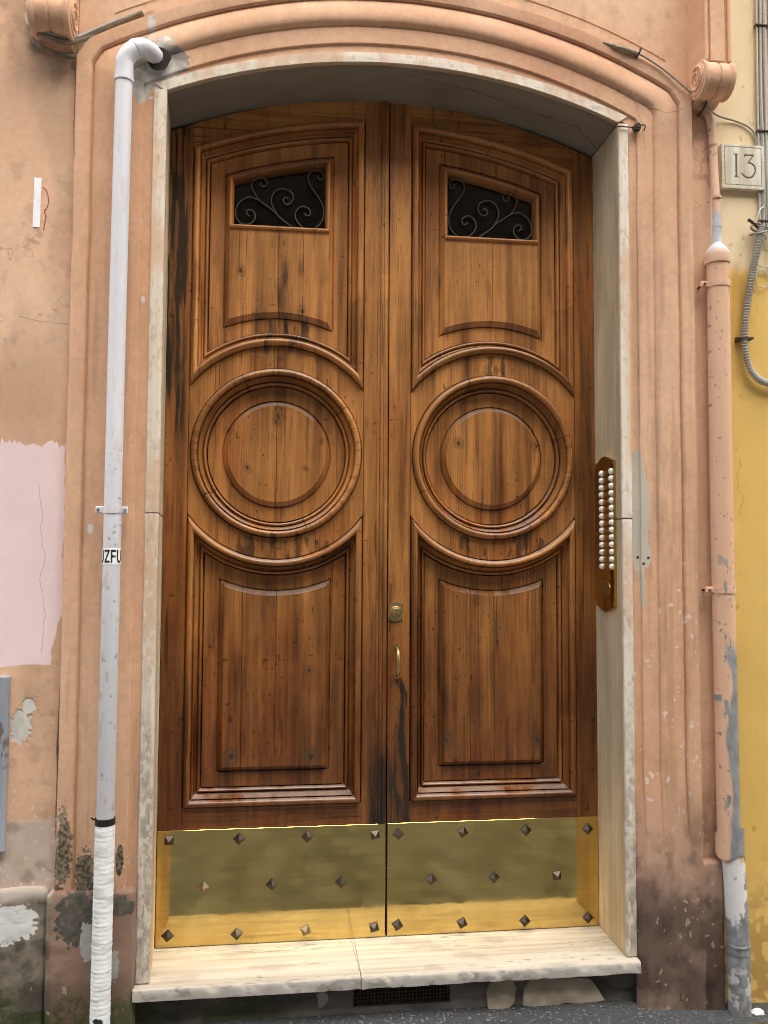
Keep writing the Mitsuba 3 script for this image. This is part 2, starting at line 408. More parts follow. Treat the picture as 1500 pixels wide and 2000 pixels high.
def foot_color(x, z):
    c = mix((0.42, 0.255, 0.178), (0.200, 0.135, 0.105), smoothstep(0.48, 0.16, z + 0.34 * (fbm(x * 5.0, z * 4.0, 2.0, 4) - 0.5)))
    c = c * (0.80 + 0.40 * fbm(x * 24.0, z * 16.0, 1.0, 4))
    c = mix(c, c * mi.Color3f(0.60, 0.58, 0.57), smoothstep(0.48, 0.66, fbm(x * 8.0, z * 6.0, 14.0, 4)))
    dk = smoothstep(0.45, 0.85, fbm(x * 34.0, z * 20.0, 6.0, 5))
    c = mix(c, c * 0.5, dk * 0.7)
    return mix(c, mi.Color3f(0.40, 0.31, 0.26), speck(x, z, 42.0, 0.97, 0.995, 7.0) * 0.6)

def portal_color(p, n, uv):
    x, z = p.x, p.z
    nf = fbm(x * 30.0, z * 30.0, 3.0, 3)
    nb = fbm(x * 8.0, z * 8.0, 5.0, 3)
    a = fbm(x * 5.0, z * 1.4, 1.0, 4)
    c = mix((0.545, 0.315, 0.190), (0.635, 0.405, 0.265), dr.clip(1.7 * (a - 0.5) + 0.5, 0, 1))
    c = mix(c, c * mi.Color3f(0.90, 0.80, 0.78), smoothstep(0.4, 0.7, fbm(x * 2.0, z * 0.8, 9.0, 2)) * smoothstep(0.2, 0.6, x))
    c = c * (0.95 + 0.10 * fbm(x * 18.0, z * 12.0, 2.0, 3)) * (0.91 + 0.18 * fbm(x * 75.0, z * 60.0, 12.0, 3))
    scr = smoothstep(0.60, 0.82, fbm(x * 40.0, z * 7.0, 44.0, 4)) * smoothstep(2.6, 1.6, z)
    c = mix(c, c * mi.Color3f(0.80, 0.76, 0.74), scr * 0.6)
    top = smoothstep(3.0, 3.4, z)
    c = mix(c, c * 1.08 + 0.01, top)
    # drip stains
    dr_ = smoothstep(0.56, 0.74, fbm(x * 30.0, z * 1.6, 8.0, 3)) * smoothstep(3.0, 2.6, z)
    c = c * (1 - 0.16 * dr_)
    # fresh grey cement round the pipe hole
    nf_ = nf
    nf = 0.5 * fbm(x * 22.0, z * 22.0, 13.0, 4) + 0.5 * noise(x * 90.0, z * 90.0, 3.0)
    cem = dr.maximum(dr.maximum(blob(x, z, -0.885, 3.235, 0.085, 0.105, nf, 1.3), blob(x, z, -0.815, 3.262, 0.055, 0.045, nf, 0.6)), dr.maximum(blob(x, z, -0.93, 3.16, 0.032, 0.06, nf, 0.6), blob(x, z, -0.895, 3.385, 0.014, 0.028, nf, 0.8)))
    nf = nf_
    cc = mix((0.26, 0.23, 0.20), (0.70, 0.67, 0.62), dr.clip(2.0 * fbm(x * 18.0, z * 18.0, 6.0, 4) - 0.5, 0, 1))
    c = mix(c, cc, cem)
    # grey filler on the right beside the bell panel
    gr = dr.maximum(dr.maximum(blob(x, z, 0.925, 1.83, 0.026, 0.055, nf, 0.5), blob(x, z, 0.932, 1.62, 0.040, 0.22, nf, 0.45)), dr.maximum(blob(x, z, 0.958, 1.48, 0.020, 0.05, nf, 0.5), blob(x, z, 0.943, 1.36, 0.009, 0.07, nf, 0.6)))
    c = mix(c, mix((0.43, 0.38, 0.30), (0.50, 0.46, 0.39), nb), gr)
    for hx, hz in ((0.928, 1.472), (0.966, 1.470), (0.947, 1.448)):
        c = mix(c, mi.Color3f(0.03, 0.03, 0.035), 1 - smoothstep(0.004, 0.007, dr.sqrt(sq(x - hx) + sq(z - hz))))
    # paint chips
    ch = speck(x, z, 46.0, 0.90, 0.94, 1.0) * smoothstep(0.50, 0.62, noise(x * 5.0, z * 3.0, 6.0)) * (0.25 + smoothstep(1.8, 1.0, z))
    c = mix(c, mi.Color3f(0.66, 0.55, 0.47), dr.clip(ch, 0, 1) * 0.85)
    # bigger missing spots: left leg
    sp = dr.maximum(blob(x, z, -0.908, 2.38, 0.007, 0.014, nf, 0.3), blob(x, z, -1.068, 1.56, 0.010, 0.016, nf, 0.3))
    c = mix(c, mi.Color3f(0.55, 0.55, 0.53), sp)
    nr = 0.6 * fbm(x * 26.0, z * 20.0, 13.0, 4) + 0.4 * noise(x * 110.0, z * 110.0, 3.0)
    ex = dr.maximum(dr.maximum(blob(x, z, -1.128, 0.47, 0.025, 0.135, nr, 1.3), blob(x, z, -1.055, 0.39, 0.032, 0.085, nr, 1.2)), blob(x, z, -0.945, 0.42, 0.012, 0.06, nf, 1.2))
    exc = mix((0.07, 0.058, 0.042), (0.30, 0.245, 0.165), smoothstep(0.25, 0.75, 0.5 * fbm(x * 30.0, z * 24.0, 2.0, 3) + 0.5 * noise(x * 150.0, z * 130.0, 4.0)))
    c = mix(c, exc, ex)
    # grime at the foot
    gm = smoothstep(0.9, 0.1, z + 0.45 * (fbm(x * 5.0, z * 2.5, 4.0, 3) - 0.5))
    c = mix(c, c * mi.Color3f(0.55, 0.50, 0.47), gm * 0.75)
    c = mix(c, foot_color(x, z), smoothstep(0.62, 0.34, z + 0.22 * (fbm(x * 9.0, z * 5.0, 24.0, 3) - 0.5)) * smoothstep(0.0, 0.5, x))
    # cracks at the mitred corners
    ck = crack(x + 0.012 * (nf - 0.5), z, [(0.93, 3.24), (1.0, 3.21), (1.05, 3.19), (1.13, 3.22)], 0.0022, 0.0) + crack(x, z + 0.012 * (nf - 0.5), [(0.86, 3.28), (0.93, 3.24), (0.96, 3.15), (0.97, 3.05)], 0.0018, 0.0)
    c = c * (1 - 0.4 * dr.clip(ck, 0, 1))
    return c

def portal_bump(p, n, uv):
    x, z = p.x, p.z
    return 0.0005 * noise(x * 130.0, z * 110.0, 5.0) + 0.0012 * fbm(x * 26.0, z * 26.0, 1.0, 3) + 0.004 * fbm(x * 5.0, z * 4.0, 7.0, 2) + 0.0012 * smoothstep(0.6, 0.3, z) * fbm(x * 60.0, z * 60.0, 3.0, 2)

bsdf('portal_plaster', proc(portal_color), 0.82, bump=portal_bump, spec=0.28, eps=2e-3)

def plinth_color(p, n, uv):
    x, z = p.x, p.z
    nf = fbm(x * 30.0, z * 30.0, 3.0, 3)
    nb = fbm(x * 9.0, z * 9.0, 5.0, 4)
    left = smoothstep(-1.15, -1.17, x)
    mid = smoothstep(0.0, -0.2, x) * (1 - left)
    stone = mix((0.075, 0.066, 0.052), (0.27, 0.23, 0.18), nb)
    stone = mix(stone, stone * 0.5, smoothstep(0.42, 0.75, fbm(x * 30.0, z * 30.0, 3.0, 5)))
    ledge = smoothstep(0.30, 0.335, z + 0.03 * (nb - 0.5))
    stone = mix(stone, mi.Color3f(0.46, 0.40, 0.34), ledge * 0.8)
    nf = 0.6 * nf + 0.4 * noise(x * 110.0, z * 110.0, 3.0)
    wt = dr.maximum(blob(x, z, -1.30, 0.235, 0.085, 0.060, nf, 0.9), blob(x, z, -1.235, 0.262, 0.03, 0.016, nf, 0.8))
    stone = mix(stone, mi.Color3f(0.60, 0.60, 0.57), wt)
    block = mix((0.15, 0.10, 0.075), (0.30, 0.195, 0.14), nb)
    pt = dr.maximum(blob(x, z, -1.075, 0.255, 0.065, 0.085, nf, 1.2), blob(x, z, -0.935, 0.285, 0.045, 0.032, nf, 0.8))
    block = mix(block, mix((0.045, 0.04, 0.034), (0.15, 0.135, 0.11), nf), pt)
    gp = dr.maximum(blob(x, z, -1.040, 0.17, 0.022, 0.06, nf, 1.1), blob(x, z, -0.95, 0.10, 0.016, 0.050, nf, 1.2))
    block = mix(block, mi.Color3f(0.34, 0.33, 0.31), gp)
    right = foot_color(x, z)
    c = mix(mix(right, block, mid), stone, left)
    low = smoothstep(0.12, -0.12, z + 0.12 * (nb - 0.5))
    c = mix(c, c * 0.42, low * 0.85)
    moss = smoothstep(0.46, 0.60, 0.5 * nb + 0.5 * nf + 0.08) * smoothstep(0.06, -0.06, z) * smoothstep(-0.3, -0.7, x)
    c = mix(c, mi.Color3f(0.045, 0.060, 0.016), moss * 0.8)
    ch = speck(x, z, 48.0, 0.96, 0.99, 1.0) * smoothstep(0.4, 0.6, noise(x * 7.0, z * 7.0, 3.0))
    return mix(c, mi.Color3f(0.42, 0.34, 0.29), ch * 0.5)

def plinth_bump(p, n, uv):
    x, z = p.x, p.z
    left = 0.35 + smoothstep(-0.8, -1.1, x)
    return left * (0.004 * fbm(x * 30.0, z * 30.0, 1.0, 4) + 0.006 * fbm(x * 9.0, z * 9.0, 5.0, 3))

bsdf('plinth_stone', proc(plinth_color), 0.9, bump=plinth_bump, spec=0.2, eps=2e-3)

def trav(al, ac, x, y, z):
    s = 0.5 * noise(al * 2.0, ac * 70.0, 1.0) + 0.3 * noise(al * 5.0, ac * 160.0, 4.0) + 0.5 * fbm(al * 2.5, ac * 12.0, 2.0, 3)
    c = mix((0.46, 0.395, 0.305), (0.74, 0.68, 0.575), dr.clip(s * 1.3 - 0.25, 0, 1))
    pit = smoothstep(0.76, 0.84, noise(al * 30.0, ac * 150.0, 7.0)) * smoothstep(0.5, 0.7, noise(al * 4.0, ac * 20.0, 3.0))
    return c * (1 - 0.35 * pit)

def jamb_color(p, n, uv):
    x, y, z = p.x, p.y, p.z
    ar = smoothstep(3.150, 3.160, z)
    c = mix(trav(z, x + y, x, y, z), trav(x * 0.6, z * 0.7 + y, x, y, z), ar)
    c = mix(c, mi.Color3f(0.76, 0.665, 0.55), 0.40)
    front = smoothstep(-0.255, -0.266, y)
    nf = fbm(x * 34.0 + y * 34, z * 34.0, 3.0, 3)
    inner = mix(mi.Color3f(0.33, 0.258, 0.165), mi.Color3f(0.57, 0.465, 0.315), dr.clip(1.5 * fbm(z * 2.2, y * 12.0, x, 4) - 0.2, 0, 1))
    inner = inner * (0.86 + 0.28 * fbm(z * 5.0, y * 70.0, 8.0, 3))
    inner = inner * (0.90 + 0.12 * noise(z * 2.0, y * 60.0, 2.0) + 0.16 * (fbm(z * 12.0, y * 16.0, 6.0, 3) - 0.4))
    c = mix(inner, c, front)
    fs = smoothstep(0.56, 0.74, fbm(x * 80.0, z * 40.0, 25.0, 4)) * front
    c = mix(c, c * mi.Color3f(0.70, 0.64, 0.58), fs * 0.55)
    # peach wash left on the front arris
    w = smoothstep(0.40, 0.66, fbm(x * 14.0, z * 3.5, 6.0, 4)) * front * smoothstep(0.9, 1.4, z)
    c = mix(c, mi.Color3f(0.58, 0.36, 0.215), w * 0.65)
    # grey soiling lower down
    g = smoothstep(1.55, 0.3, z + 0.7 * (fbm(x * 9.0, z * 5.0, 4.0, 3) - 0.5)) * front
    c = mix(c, c * mi.Color3f(0.58, 0.56, 0.56), g * (0.45 + 0.55 * smoothstep(0.38, 0.64, fbm(x * 70.0, z * 22.0, 15.0, 4))))
    ys = smoothstep(0.9, 0.1, z) * (1 - front)
    c = mix(c, c * mi.Color3f(1.05, 0.92, 0.72), ys * 0.7)
    jn = 1 - smoothstep(0.0008, 0.0022, dr.abs(z - 1.618 - 0.003 * (noise(x * 90.0, y * 40.0) - 0.5)))
    c = c * (1 - 0.65 * jn)
    ch = smoothstep(0.60, 0.66, fbm(x * 90.0, z * 45.0, 5.0, 4)) * front * smoothstep(2.2, 1.2, z)
    return mix(c, mi.Color3f(0.66, 0.62, 0.55), ch * 0.6)

def jamb_bump(p, n, uv):
    return 0.0010 * fbm(p.x * 60.0 + p.y * 60.0, p.z * 25.0, 1.0, 3)
bsdf('stone_upright', proc(jamb_color), 0.6, bump=jamb_bump, spec=0.35)

def sill_color(p, n, uv):
    x, y, z = p.x, p.y, p.z
    c = trav(x, y * 1.0 + z * 0.7, x, y, z)
    front = smoothstep(-0.296, -0.304, y + 0.006 * (fbm(x * 20.0, z * 30.0, 2.0, 2) - 0.5)) 
    nf = fbm(x * 24.0, z * 50.0, 3.0, 3)
    g = mix((0.42, 0.395, 0.36), (0.66, 0.63, 0.585), fbm(x * 6.0, z * 20.0, 4.0, 3))
    c = mix(c, mix(g, g * 0.62, smoothstep(0.52, 0.70, nf)), front * 0.85)
    ck = 1 - smoothstep(0.0008, 0.0022, dr.abs(x + 0.114 + 0.012 * (noise(y * 30.0, z * 40.0, 2.0) - 0.5) + 0.05 * (y + 0.3)))
    c = c * (1 - 0.45 * ck)
    gs = smoothstep(0.58, 0.72, fbm(x * 7.0, y * 16.0, 8.0, 3))
    return c * (1 - 0.16 * gs) * mi.Color3f(0.76, 0.755, 0.75)
bsdf('stone_level', proc(sill_color), 0.5, bump=lambda p, n, uv: 0.0010 * fbm(p.x * 30.0, p.y * 60.0 + p.z * 60.0, 1.0, 3), spec=0.4)

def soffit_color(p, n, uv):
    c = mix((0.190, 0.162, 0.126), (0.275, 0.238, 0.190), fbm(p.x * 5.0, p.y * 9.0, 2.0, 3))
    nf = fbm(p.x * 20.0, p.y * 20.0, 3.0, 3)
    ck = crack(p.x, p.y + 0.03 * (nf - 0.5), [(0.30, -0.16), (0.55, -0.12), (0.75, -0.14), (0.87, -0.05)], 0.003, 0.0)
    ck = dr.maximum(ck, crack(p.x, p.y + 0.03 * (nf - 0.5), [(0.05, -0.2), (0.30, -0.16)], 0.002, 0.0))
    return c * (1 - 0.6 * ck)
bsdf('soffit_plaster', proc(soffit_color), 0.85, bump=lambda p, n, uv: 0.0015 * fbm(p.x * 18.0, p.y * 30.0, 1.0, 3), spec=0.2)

def yellow_color(p, n, uv):
    x, z = p.x, p.z
    nb = fbm(x * 7.0, z * 7.0, 5.0, 4)
    nf = fbm(x * 30.0, z * 30.0, 3.0, 3)
    och = mix((0.63, 0.405, 0.105), (0.72, 0.495, 0.165), fbm(x * 3.0, z * 2.0, 1.0, 3))
    cream = mix((0.69, 0.545, 0.33), (0.76, 0.64, 0.43), fbm(x * 4.0, z * 3.0, 2.0, 3))
    up = smoothstep(2.600, 2.640, z + 0.10 * (x - 1.30) + 0.05 * (nb - 0.5))
    c = mix(och, cream, up)
    c = mix(c, c * mi.Color3f(0.72, 0.64, 0.55), 0.6 * smoothstep(0.52, 0.70, fbm(x * 14.0, z * 5.0, 9.0, 3)) * smoothstep(3.0, 2.7, z) * smoothstep(2.2, 2.6, z))
    c = c * (0.94 + 0.12 * nb)
    c = mix(c, c * mi.Color3f(0.55, 0.50, 0.48), 0.8 * smoothstep(0.5, -0.15, z + 0.4 * (nb - 0.5)) * smoothstep(0.45, 0.65, nf + 0.1))
    ck = crack(x + 0.03 * (nf - 0.5), z, [(1.36, 1.86), (1.35, 1.78), (1.365, 1.70), (1.35, 1.64)], 0.002, 0.0)
    c = c * (1 - 0.4 * ck)
    sp = speck(x, z, 38.0, 0.95, 0.99, 3.0) * smoothstep(0.45, 0.6, nb)
    return mix(c, c * 0.55, sp * 0.6)
bsdf('yellow_plaster', proc(yellow_color), 0.85, bump=lambda p, n, uv: 0.0020 * fbm(p.x * 18.0, p.z * 18.0, 1.0, 4) + 0.004 * fbm(p.x * 4.0, p.z * 4.0, 3.0, 2), spec=0.25, eps=2e-3)

# --- metals and small stuff ---
def brass_color(p, n, uv):
    x, z = p.x, p.z
    sm = fbm(x * 7.0, z * 5.0, 1.0, 4)
    st = noise(x * 6.0, z * 160.0, 3.0)
    c = mix((0.60, 0.43, 0.145), (0.74, 0.57, 0.23), sm)
    tar = smoothstep(0.52, 0.75, fbm(x * 9.0 + 3, z * 9.0, 5.0, 4))
    c = mix(c, c * mi.Color3f(0.80, 0.76, 0.68), tar * 0.35)
    sc = smoothstep(0.985, 0.995, noise(x * 5.0 + z * 9.0, z * 240.0 - x * 30.0, 5.0)) * 0.5 + smoothstep(0.97, 0.99, noise(x * 50.0, z * 60.0, 15.0)) * 0.4
    c = mix(c, mi.Color3f(0.85, 0.76, 0.48), dr.clip(sc, 0, 1))
    return c * (0.94 + 0.08 * st)
def brass_rough(p, n, uv):
    x, z = p.x, p.z
    return 0.045 + 0.06 * smoothstep(0.45, 0.75, fbm(x * 8.0, z * 8.0, 2.0, 3)) + 0.02 * noise(x * 30.0, z * 30.0, 4.0)
bsdf('brass_sheet', proc(brass_color), proc(brass_rough), metallic=1.0, bump=lambda p, n, uv: 0.0004 * fbm(p.x * 5.0, p.z * 5.0, 1.0, 2), eps=3e-3)
bsdf('brass_polished', (0.62, 0.46, 0.19), 0.07, metallic=1.0)
bsdf('brass_dull', proc(lambda p, n, uv: mix((0.42, 0.30, 0.13), (0.66, 0.50, 0.24), fbm(p.x * 60.0, p.z * 60.0, 1.0, 2))), 0.42, metallic=1.0)
bsdf('bronze_stud', proc(lambda p, n, uv: mix((0.085, 0.070, 0.056), (0.30, 0.23, 0.14), smoothstep(0.55, 0.85, noise(p.x * 7.0, p.z * 9.0, 5.0)))), 0.42, metallic=1.0)
bsdf('porcelain', (0.82, 0.82, 0.78), 0.12, spec=0.5)
bsdf('grille_iron', (0.11, 0.095, 0.075), 0.5, spec=0.4)
bsdf('dark_iron', proc(lambda p, n, uv: mix((0.035, 0.028, 0.024), (0.11, 0.06, 0.04), noise(p.x * 80.0, p.z * 80.0, 5.0))), 0.7)
scene['window_glass'] = {'type': 'thindielectric', 'int_ior': 1.32}
bsdf('interior_dark', (0.035, 0.030, 0.022), 0.9, spec=0.1)

def pvc_color(p, n, uv):
    x, z = p.x, p.z
    c = mix((0.62, 0.62, 0.655), (0.72, 0.72, 0.75), fbm(x * 20.0, z * 2.0, 1.0, 3))
    low = smoothstep(1.9, 0.7, z)
    c = mix(c, mi.Color3f(0.40, 0.40, 0.41), low * 0.75)
    rust = smoothstep(0.63, 0.76, fbm(x * 55.0, z * 16.0, 4.0, 3)) * (0.25 + 0.75 * smoothstep(2.1, 0.8, z))
    c = mix(c, mi.Color3f(0.33, 0.20, 0.115), rust * 0.45)
    dk = speck(x, z, 75.0, 0.95, 0.98, 2.0) * smoothstep(2.3, 1.5, z)
    return c * (1 - 0.4 * dk)
bsdf('white_pipe', proc(pvc_color), 0.35, spec=0.45)
def wrap_color(p, n, uv):
    x, z = p.x, p.z
    c = mix((0.70, 0.72, 0.70), (0.82, 0.84, 0.83), fbm(x * 15.0, z * 12.0, 1.0, 3))
    c = mix(c, mi.Color3f(0.40, 0.36, 0.28), 0.55 * smoothstep(0.55, 0.75, fbm(x * 20.0, z * 90.0, 3.0, 3)))
    gm = blob(x, z, -0.985, -0.055, 0.014, 0.012, noise(x * 120.0, z * 120.0), 0.8)
    return mix(c, mi.Color3f(0.03, 0.03, 0.03), gm)
bsdf('pipe_wrap', proc(wrap_color), 0.6, spec=0.3)
bsdf('black_tape', (0.012, 0.012, 0.013), 0.4)
bsdf('white_paper', (0.86, 0.86, 0.86), 0.7, spec=0.2)
bsdf('black_ink', (0.02, 0.02, 0.022), 0.6, spec=0.2)
bsdf('red_marker', (0.30, 0.06, 0.03), 0.6, spec=0.3)

def dpipe_color(p, n, uv):
    x, z = p.x, p.z
    c = mix((0.60, 0.355, 0.225), (0.68, 0.44, 0.30), fbm(x * 16.0, z * 3.0, 1.0, 3))
    k = fbm(x * 24.0, z * 5.0, 5.0, 4)
    right = x - (1.2335 + 0.006 * (1.6 - z))
    worn = smoothstep(-0.004, 0.010, right + 0.05 * (k - 0.5)) * smoothstep(1.36, 1.12, z + 0.6 * (k - 0.5)) 
    worn = dr.maximum(worn, smoothstep(0.66, 0.72, fbm(x * 60.0, z * 22.0, 2.0, 5)) * smoothstep(1.7, 1.3, z))
    g = mix((0.16, 0.17, 0.175), (0.30, 0.31, 0.315), fbm(x * 40.0, z * 22.0, 3.0, 3))
    c = mix(c, g, worn)
    ck = speck(x * 1.3, z * 0.8, 90.0, 0.97, 0.995, 4.0)
    c = mix(c, mi.Color3f(0.20, 0.12, 0.085), ck * 0.7)
    return c
bsdf('peach_pipe', proc(dpipe_color), 0.5, spec=0.4)
def lead_color(p, n, uv):
    x, z = p.x, p.z
    k = fbm(x * 24.0, z * 9.0, 5.0, 4)
    g = mix((0.10, 0.105, 0.11), (0.33, 0.33, 0.33), fbm(x * 60.0, z * 40.0, 3.0, 3))
    k2 = fbm(x * 60.0, z * 30.0, 11.0, 5)
    white = smoothstep(0.12, 0.17, z + 0.16 * (k2 - 0.5)) * (1 - smoothstep(-0.004, 0.006, x - 1.287 + 0.12 * (k2 - 0.5)) * smoothstep(0.34, 0.28, z))
    peel = smoothstep(0.52, 0.56, k2) * smoothstep(0.33, 0.37, z + 0.05 * (k - 0.5))
    c = mix(g, mi.Color3f(0.66, 0.64, 0.63), white)
    c = mix(c, mi.Color3f(0.60, 0.38, 0.26), peel)
    fl = smoothstep(0.60, 0.66, fbm(x * 50.0, z * 30.0, 9.0, 3)) * smoothstep(0.0, -0.05, z)
    return mix(c, mi.Color3f(0.52, 0.52, 0.50), fl * 0.8)
bsdf('lead_pipe', proc(lead_color), 0.5, spec=0.45)
def reducer_color(p, n, uv):
    x, z = p.x, p.z
    k = fbm(x * 30.0, z * 16.0, 5.0, 3)
    c = mix((0.34, 0.34, 0.36), (0.54, 0.54, 0.57), fbm(x * 30.0, z * 30.0, 2.0, 3))
    pe = smoothstep(2.665, 2.64, z + 0.05 * (k - 0.5))
    pe = dr.maximum(pe, smoothstep(2.80, 2.84, z + 0.05 * (k - 0.5)))
    c = mix(c, mi.Color3f(0.60, 0.38, 0.255), pe)
    rs = smoothstep(0.6, 0.7, fbm(x * 60.0, z * 50.0, 1.0, 3)) * smoothstep(3.02, 3.06, z) * smoothstep(3.22, 3.14, z)
    return mix(c, mi.Color3f(0.22, 0.10, 0.07), rs * 0.7)
bsdf('reducer_metal', proc(reducer_color), 0.5, spec=0.4)

def plaque_color(p, n, uv):
    x, z = p.x, p.z
    s = fbm(x * 40.0, z * 6.0, 2.0, 4)
    return mix((0.44, 0.39, 0.27), (0.72, 0.68, 0.58), dr.clip(1.6 * s - 0.3, 0, 1))
bsdf('marble', proc(plaque_color), 0.5, spec=0.4)
bsdf('engraving', (0.14, 0.115, 0.085), 0.8)

def asphalt_color(p, n, uv):
    x, y = p.x, p.y
    a = fbm(x * 4.0, y * 4.0, 1.0, 4)
    g = noise(x * 160.0, y * 160.0, 2.0)
    c = mix((0.030, 0.032, 0.035), (0.065, 0.067, 0.070), dr.clip(0.5 * a + 0.5 * g, 0, 1))
    li = smoothstep(0.80, 0.86, noise(x * 110.0, y * 110.0, 6.0))
    return mix(c, mi.Color3f(0.24, 0.24, 0.23), li * 0.45)
bsdf('asphalt', proc(asphalt_color), 0.72, bump=lambda p, n, uv: 0.003 * noise(p.x * 120.0, p.y * 120.0, 1.0) + 0.006 * fbm(p.x * 20.0, p.y * 20.0, 3.0, 3), spec=0.4)
def base_color(p, n, uv):
    x, z = p.x, p.z
    c = mix((0.045, 0.043, 0.042), (0.20, 0.185, 0.165), dr.clip(1.5 * fbm(x * 9.0, z * 16.0, 2.0, 5) - 0.25, 0, 1))
    ms = smoothstep(0.42, 0.62, fbm(x * 8.0, z * 14.0, 6.0, 4)) * smoothstep(-0.2, -0.6, x)
    c = mix(c, mi.Color3f(0.060, 0.072, 0.022), ms * 0.6)
    wh = blob(x, z, -0.245, -0.085, 0.022, 0.030, fbm(x * 60.0, z * 60.0, 3.0, 3), 1.4)
    return mix(c, mi.Color3f(0.36, 0.38, 0.40), wh * 0.8)
bsdf('base_render', proc(base_color), 0.85, bump=lambda p, n, uv: 0.005 * fbm(p.x * 24.0, p.z * 24.0, 1.0, 4), spec=0.25, eps=2e-3)
bsdf('bare_stone', proc(lambda p, n, uv: mix((0.20, 0.17, 0.13), (0.50, 0.435, 0.33), fbm(p.x * 18.0, p.z * 18.0, 2.0, 4))), 0.85, bump=lambda p, n, uv: 0.004 * fbm(p.x * 34.0, p.z * 34.0, 1.0, 4), spec=0.2)
bsdf('cable_grey', (0.30, 0.28, 0.25), 0.55)
bsdf('cable_pale', (0.50, 0.48, 0.43), 0.5)
bsdf('cable_brown', proc(lambda p, n, uv: mix((0.10, 0.085, 0.065), (0.32, 0.26, 0.17), fbm(p.x * 30.0, p.z * 60.0, 2.0, 3))), 0.7)
bsdf('conduit_grey', (0.40, 0.40, 0.37), 0.42)
bsdf('galvanised', proc(lambda p, n, uv: mix(mix((0.20, 0.22, 0.26), (0.36, 0.38, 0.43), fbm(p.x * 20.0, p.z * 6.0, 2.0, 3)), (0.13, 0.075, 0.045), smoothstep(0.60, 0.68, fbm(p.x * 40.0, p.z * 12.0, 4.0, 3)) * 0.8)), 0.5, spec=0.5)
bsdf('weed_leaf', (0.06, 0.12, 0.025), 0.6)
bsdf('facing_plaster', proc(lambda p, n, uv: mix((0.12, 0.095, 0.07), (0.17, 0.135, 0.10), fbm(p.x * 1.5, p.z * 1.5, 2.0, 3))), 0.9, spec=0.2)
bsdf('facing_shutter', (0.05, 0.075, 0.055), 0.6)

# ================================================================ SETTING
gx = np.concatenate([np.linspace(-60, -2.5, 8), np.linspace(-2.2, 2.4, 70), np.linspace(2.7, 60, 8)])
gy = np.concatenate([np.linspace(-0.46, 0.2, 26), [6.0]])
GX, GY = np.meshgrid(gx, gy, indexing='ij')
def ground_z(x, y):
    return -0.150 - 0.05 * np.clip((x - 0.75) / 0.6, 0, 1) * np.clip((y + 0.46) / 0.12, 0, 1)
GZ = ground_z(GX, GY) + (meshkit.fbm(np.stack([GX * 4, GY * 4, GX * 0], -1), 3, 5) - 0.5) * 0.010
obj('pavement', orient_to(grid(np.stack([GX, GY, GZ], -1)), (0, 0, 1)), 'asphalt', None, True)
labels['pavement'] = {'kind': 'structure', 'label': 'dark worn asphalt pavement at the foot of the walls', 'category': 'pavement'}

bsdf('setts', proc(lambda p, n, uv: mix((0.070, 0.076, 0.079), (0.128, 0.136, 0.140), voronoi(p.x * 9.0, p.y * 9.0)[2])), 0.7, spec=0.35)
rd = [[x, y, -0.158] for x in (-60, 60) for y in (-60, -0.455)]
obj('roadway', orient_to(tm(rd, [[0, 1, 3], [0, 3, 2]]), (0, 0, 1)), 'setts', None, False)
labels['roadway'] = {'kind': 'structure', 'label': 'grey stone sett roadway in front of the pavement', 'category': 'road'}

# ---------------------------------------------------------------- the peach house
PB = thing('peach_building', 'peach stucco house front with moulded arched portal around the wooden door', 'building')
WY = -0.258                                                         # face of the flat wall

def arc_pts(cx, cz, R, x0, x1, n, upper=True):
    """points of a circle between two x, going from x0 to x1"""
    a0 = math.acos(np.clip((x0 - cx) / R, -1, 1))
    a1 = math.acos(np.clip((x1 - cx) / R, -1, 1))
    a = np.linspace(a0, a1, n)
    s = 1 if upper else -1
    return np.column_stack([cx + R * np.cos(a), cz + s * R * np.sin(a)])

# wall sheet with the doorway cut out, and its thickness
hole = Polygon(np.vstack([[[-0.95, -1]], arc_pts(0.01, 1.326, 2.09, -0.95, 0.95, 40), [[0.95, -1]]]))
wall_poly = sbox(-7.0, -0.6, 1.245, 9.0).difference(hole)
obj('wall', extr(wall_poly, WY, 0.1), 'peach_plaster', PB, False)
# raised field of the wall above the arch
fld = Polygon(np.vstack([arc_pts(0.01, 1.326, 2.345, -1.03, 1.066, 60), [[1.066, 5.2], [-1.03, 5.2]]]))
obj('wall_field', extr(fld, WY - 0.003, WY + 0.02), 'peach_plaster', PB, False)

# moulded surround: profile swept along left leg, arch and right leg
def surround_outline(t, n=150):
    xl, xr, R = -0.885 - t * 1.06, 0.905 + t, 2.03 + t
    cl = 0.16 * t + 0.001
    def zarc(x):
        return 1.326 + math.sqrt(R * R - (x - 0.01) ** 2)
    zl, zr = zarc(xl), zarc(xr)
    left = np.column_stack([np.full(n, xl), np.linspace(-0.20, zl - cl, n)])
    arc = arc_pts(0.01, 1.326, R, xl + cl, xr - cl, n)
    right = np.column_stack([np.full(n, xr), np.linspace(zr - cl, -0.20, n)])
    return left, arc, right
prof = [  # (offset from the stone, y)  -- groups split at sharp edges
    [(0.0, -0.262), (0.034, -0.262)],
    [(0.034, -0.262), (0.035, -0.271)],
    [(0.035, -0.271), (0.094, -0.273)],
    [(0.094, -0.273), (0.0955, -0.269), (0.098, -0.269), (0.100, -0.272)],
    [(0.100, -0.272), (0.103, -0.279), (0.109, -0.286), (0.118, -0.2905), (0.132, -0.292), (0.148, -0.2905), (0.164, -0.287), (0.180, -0.282), (0.194, -0.275)],
    [(0.194, -0.276), (0.196, -0.268), (0.200, -0.268), (0.203, -0.280)],
    [(0.203, -0.280), (0.206, -0.286), (0.250, -0.288)],
    [(0.250, -0.288), (0.2525, -0.284)],
    [(0.2525, -0.284), (0.254, WY + 0.03)],
]
ms = []
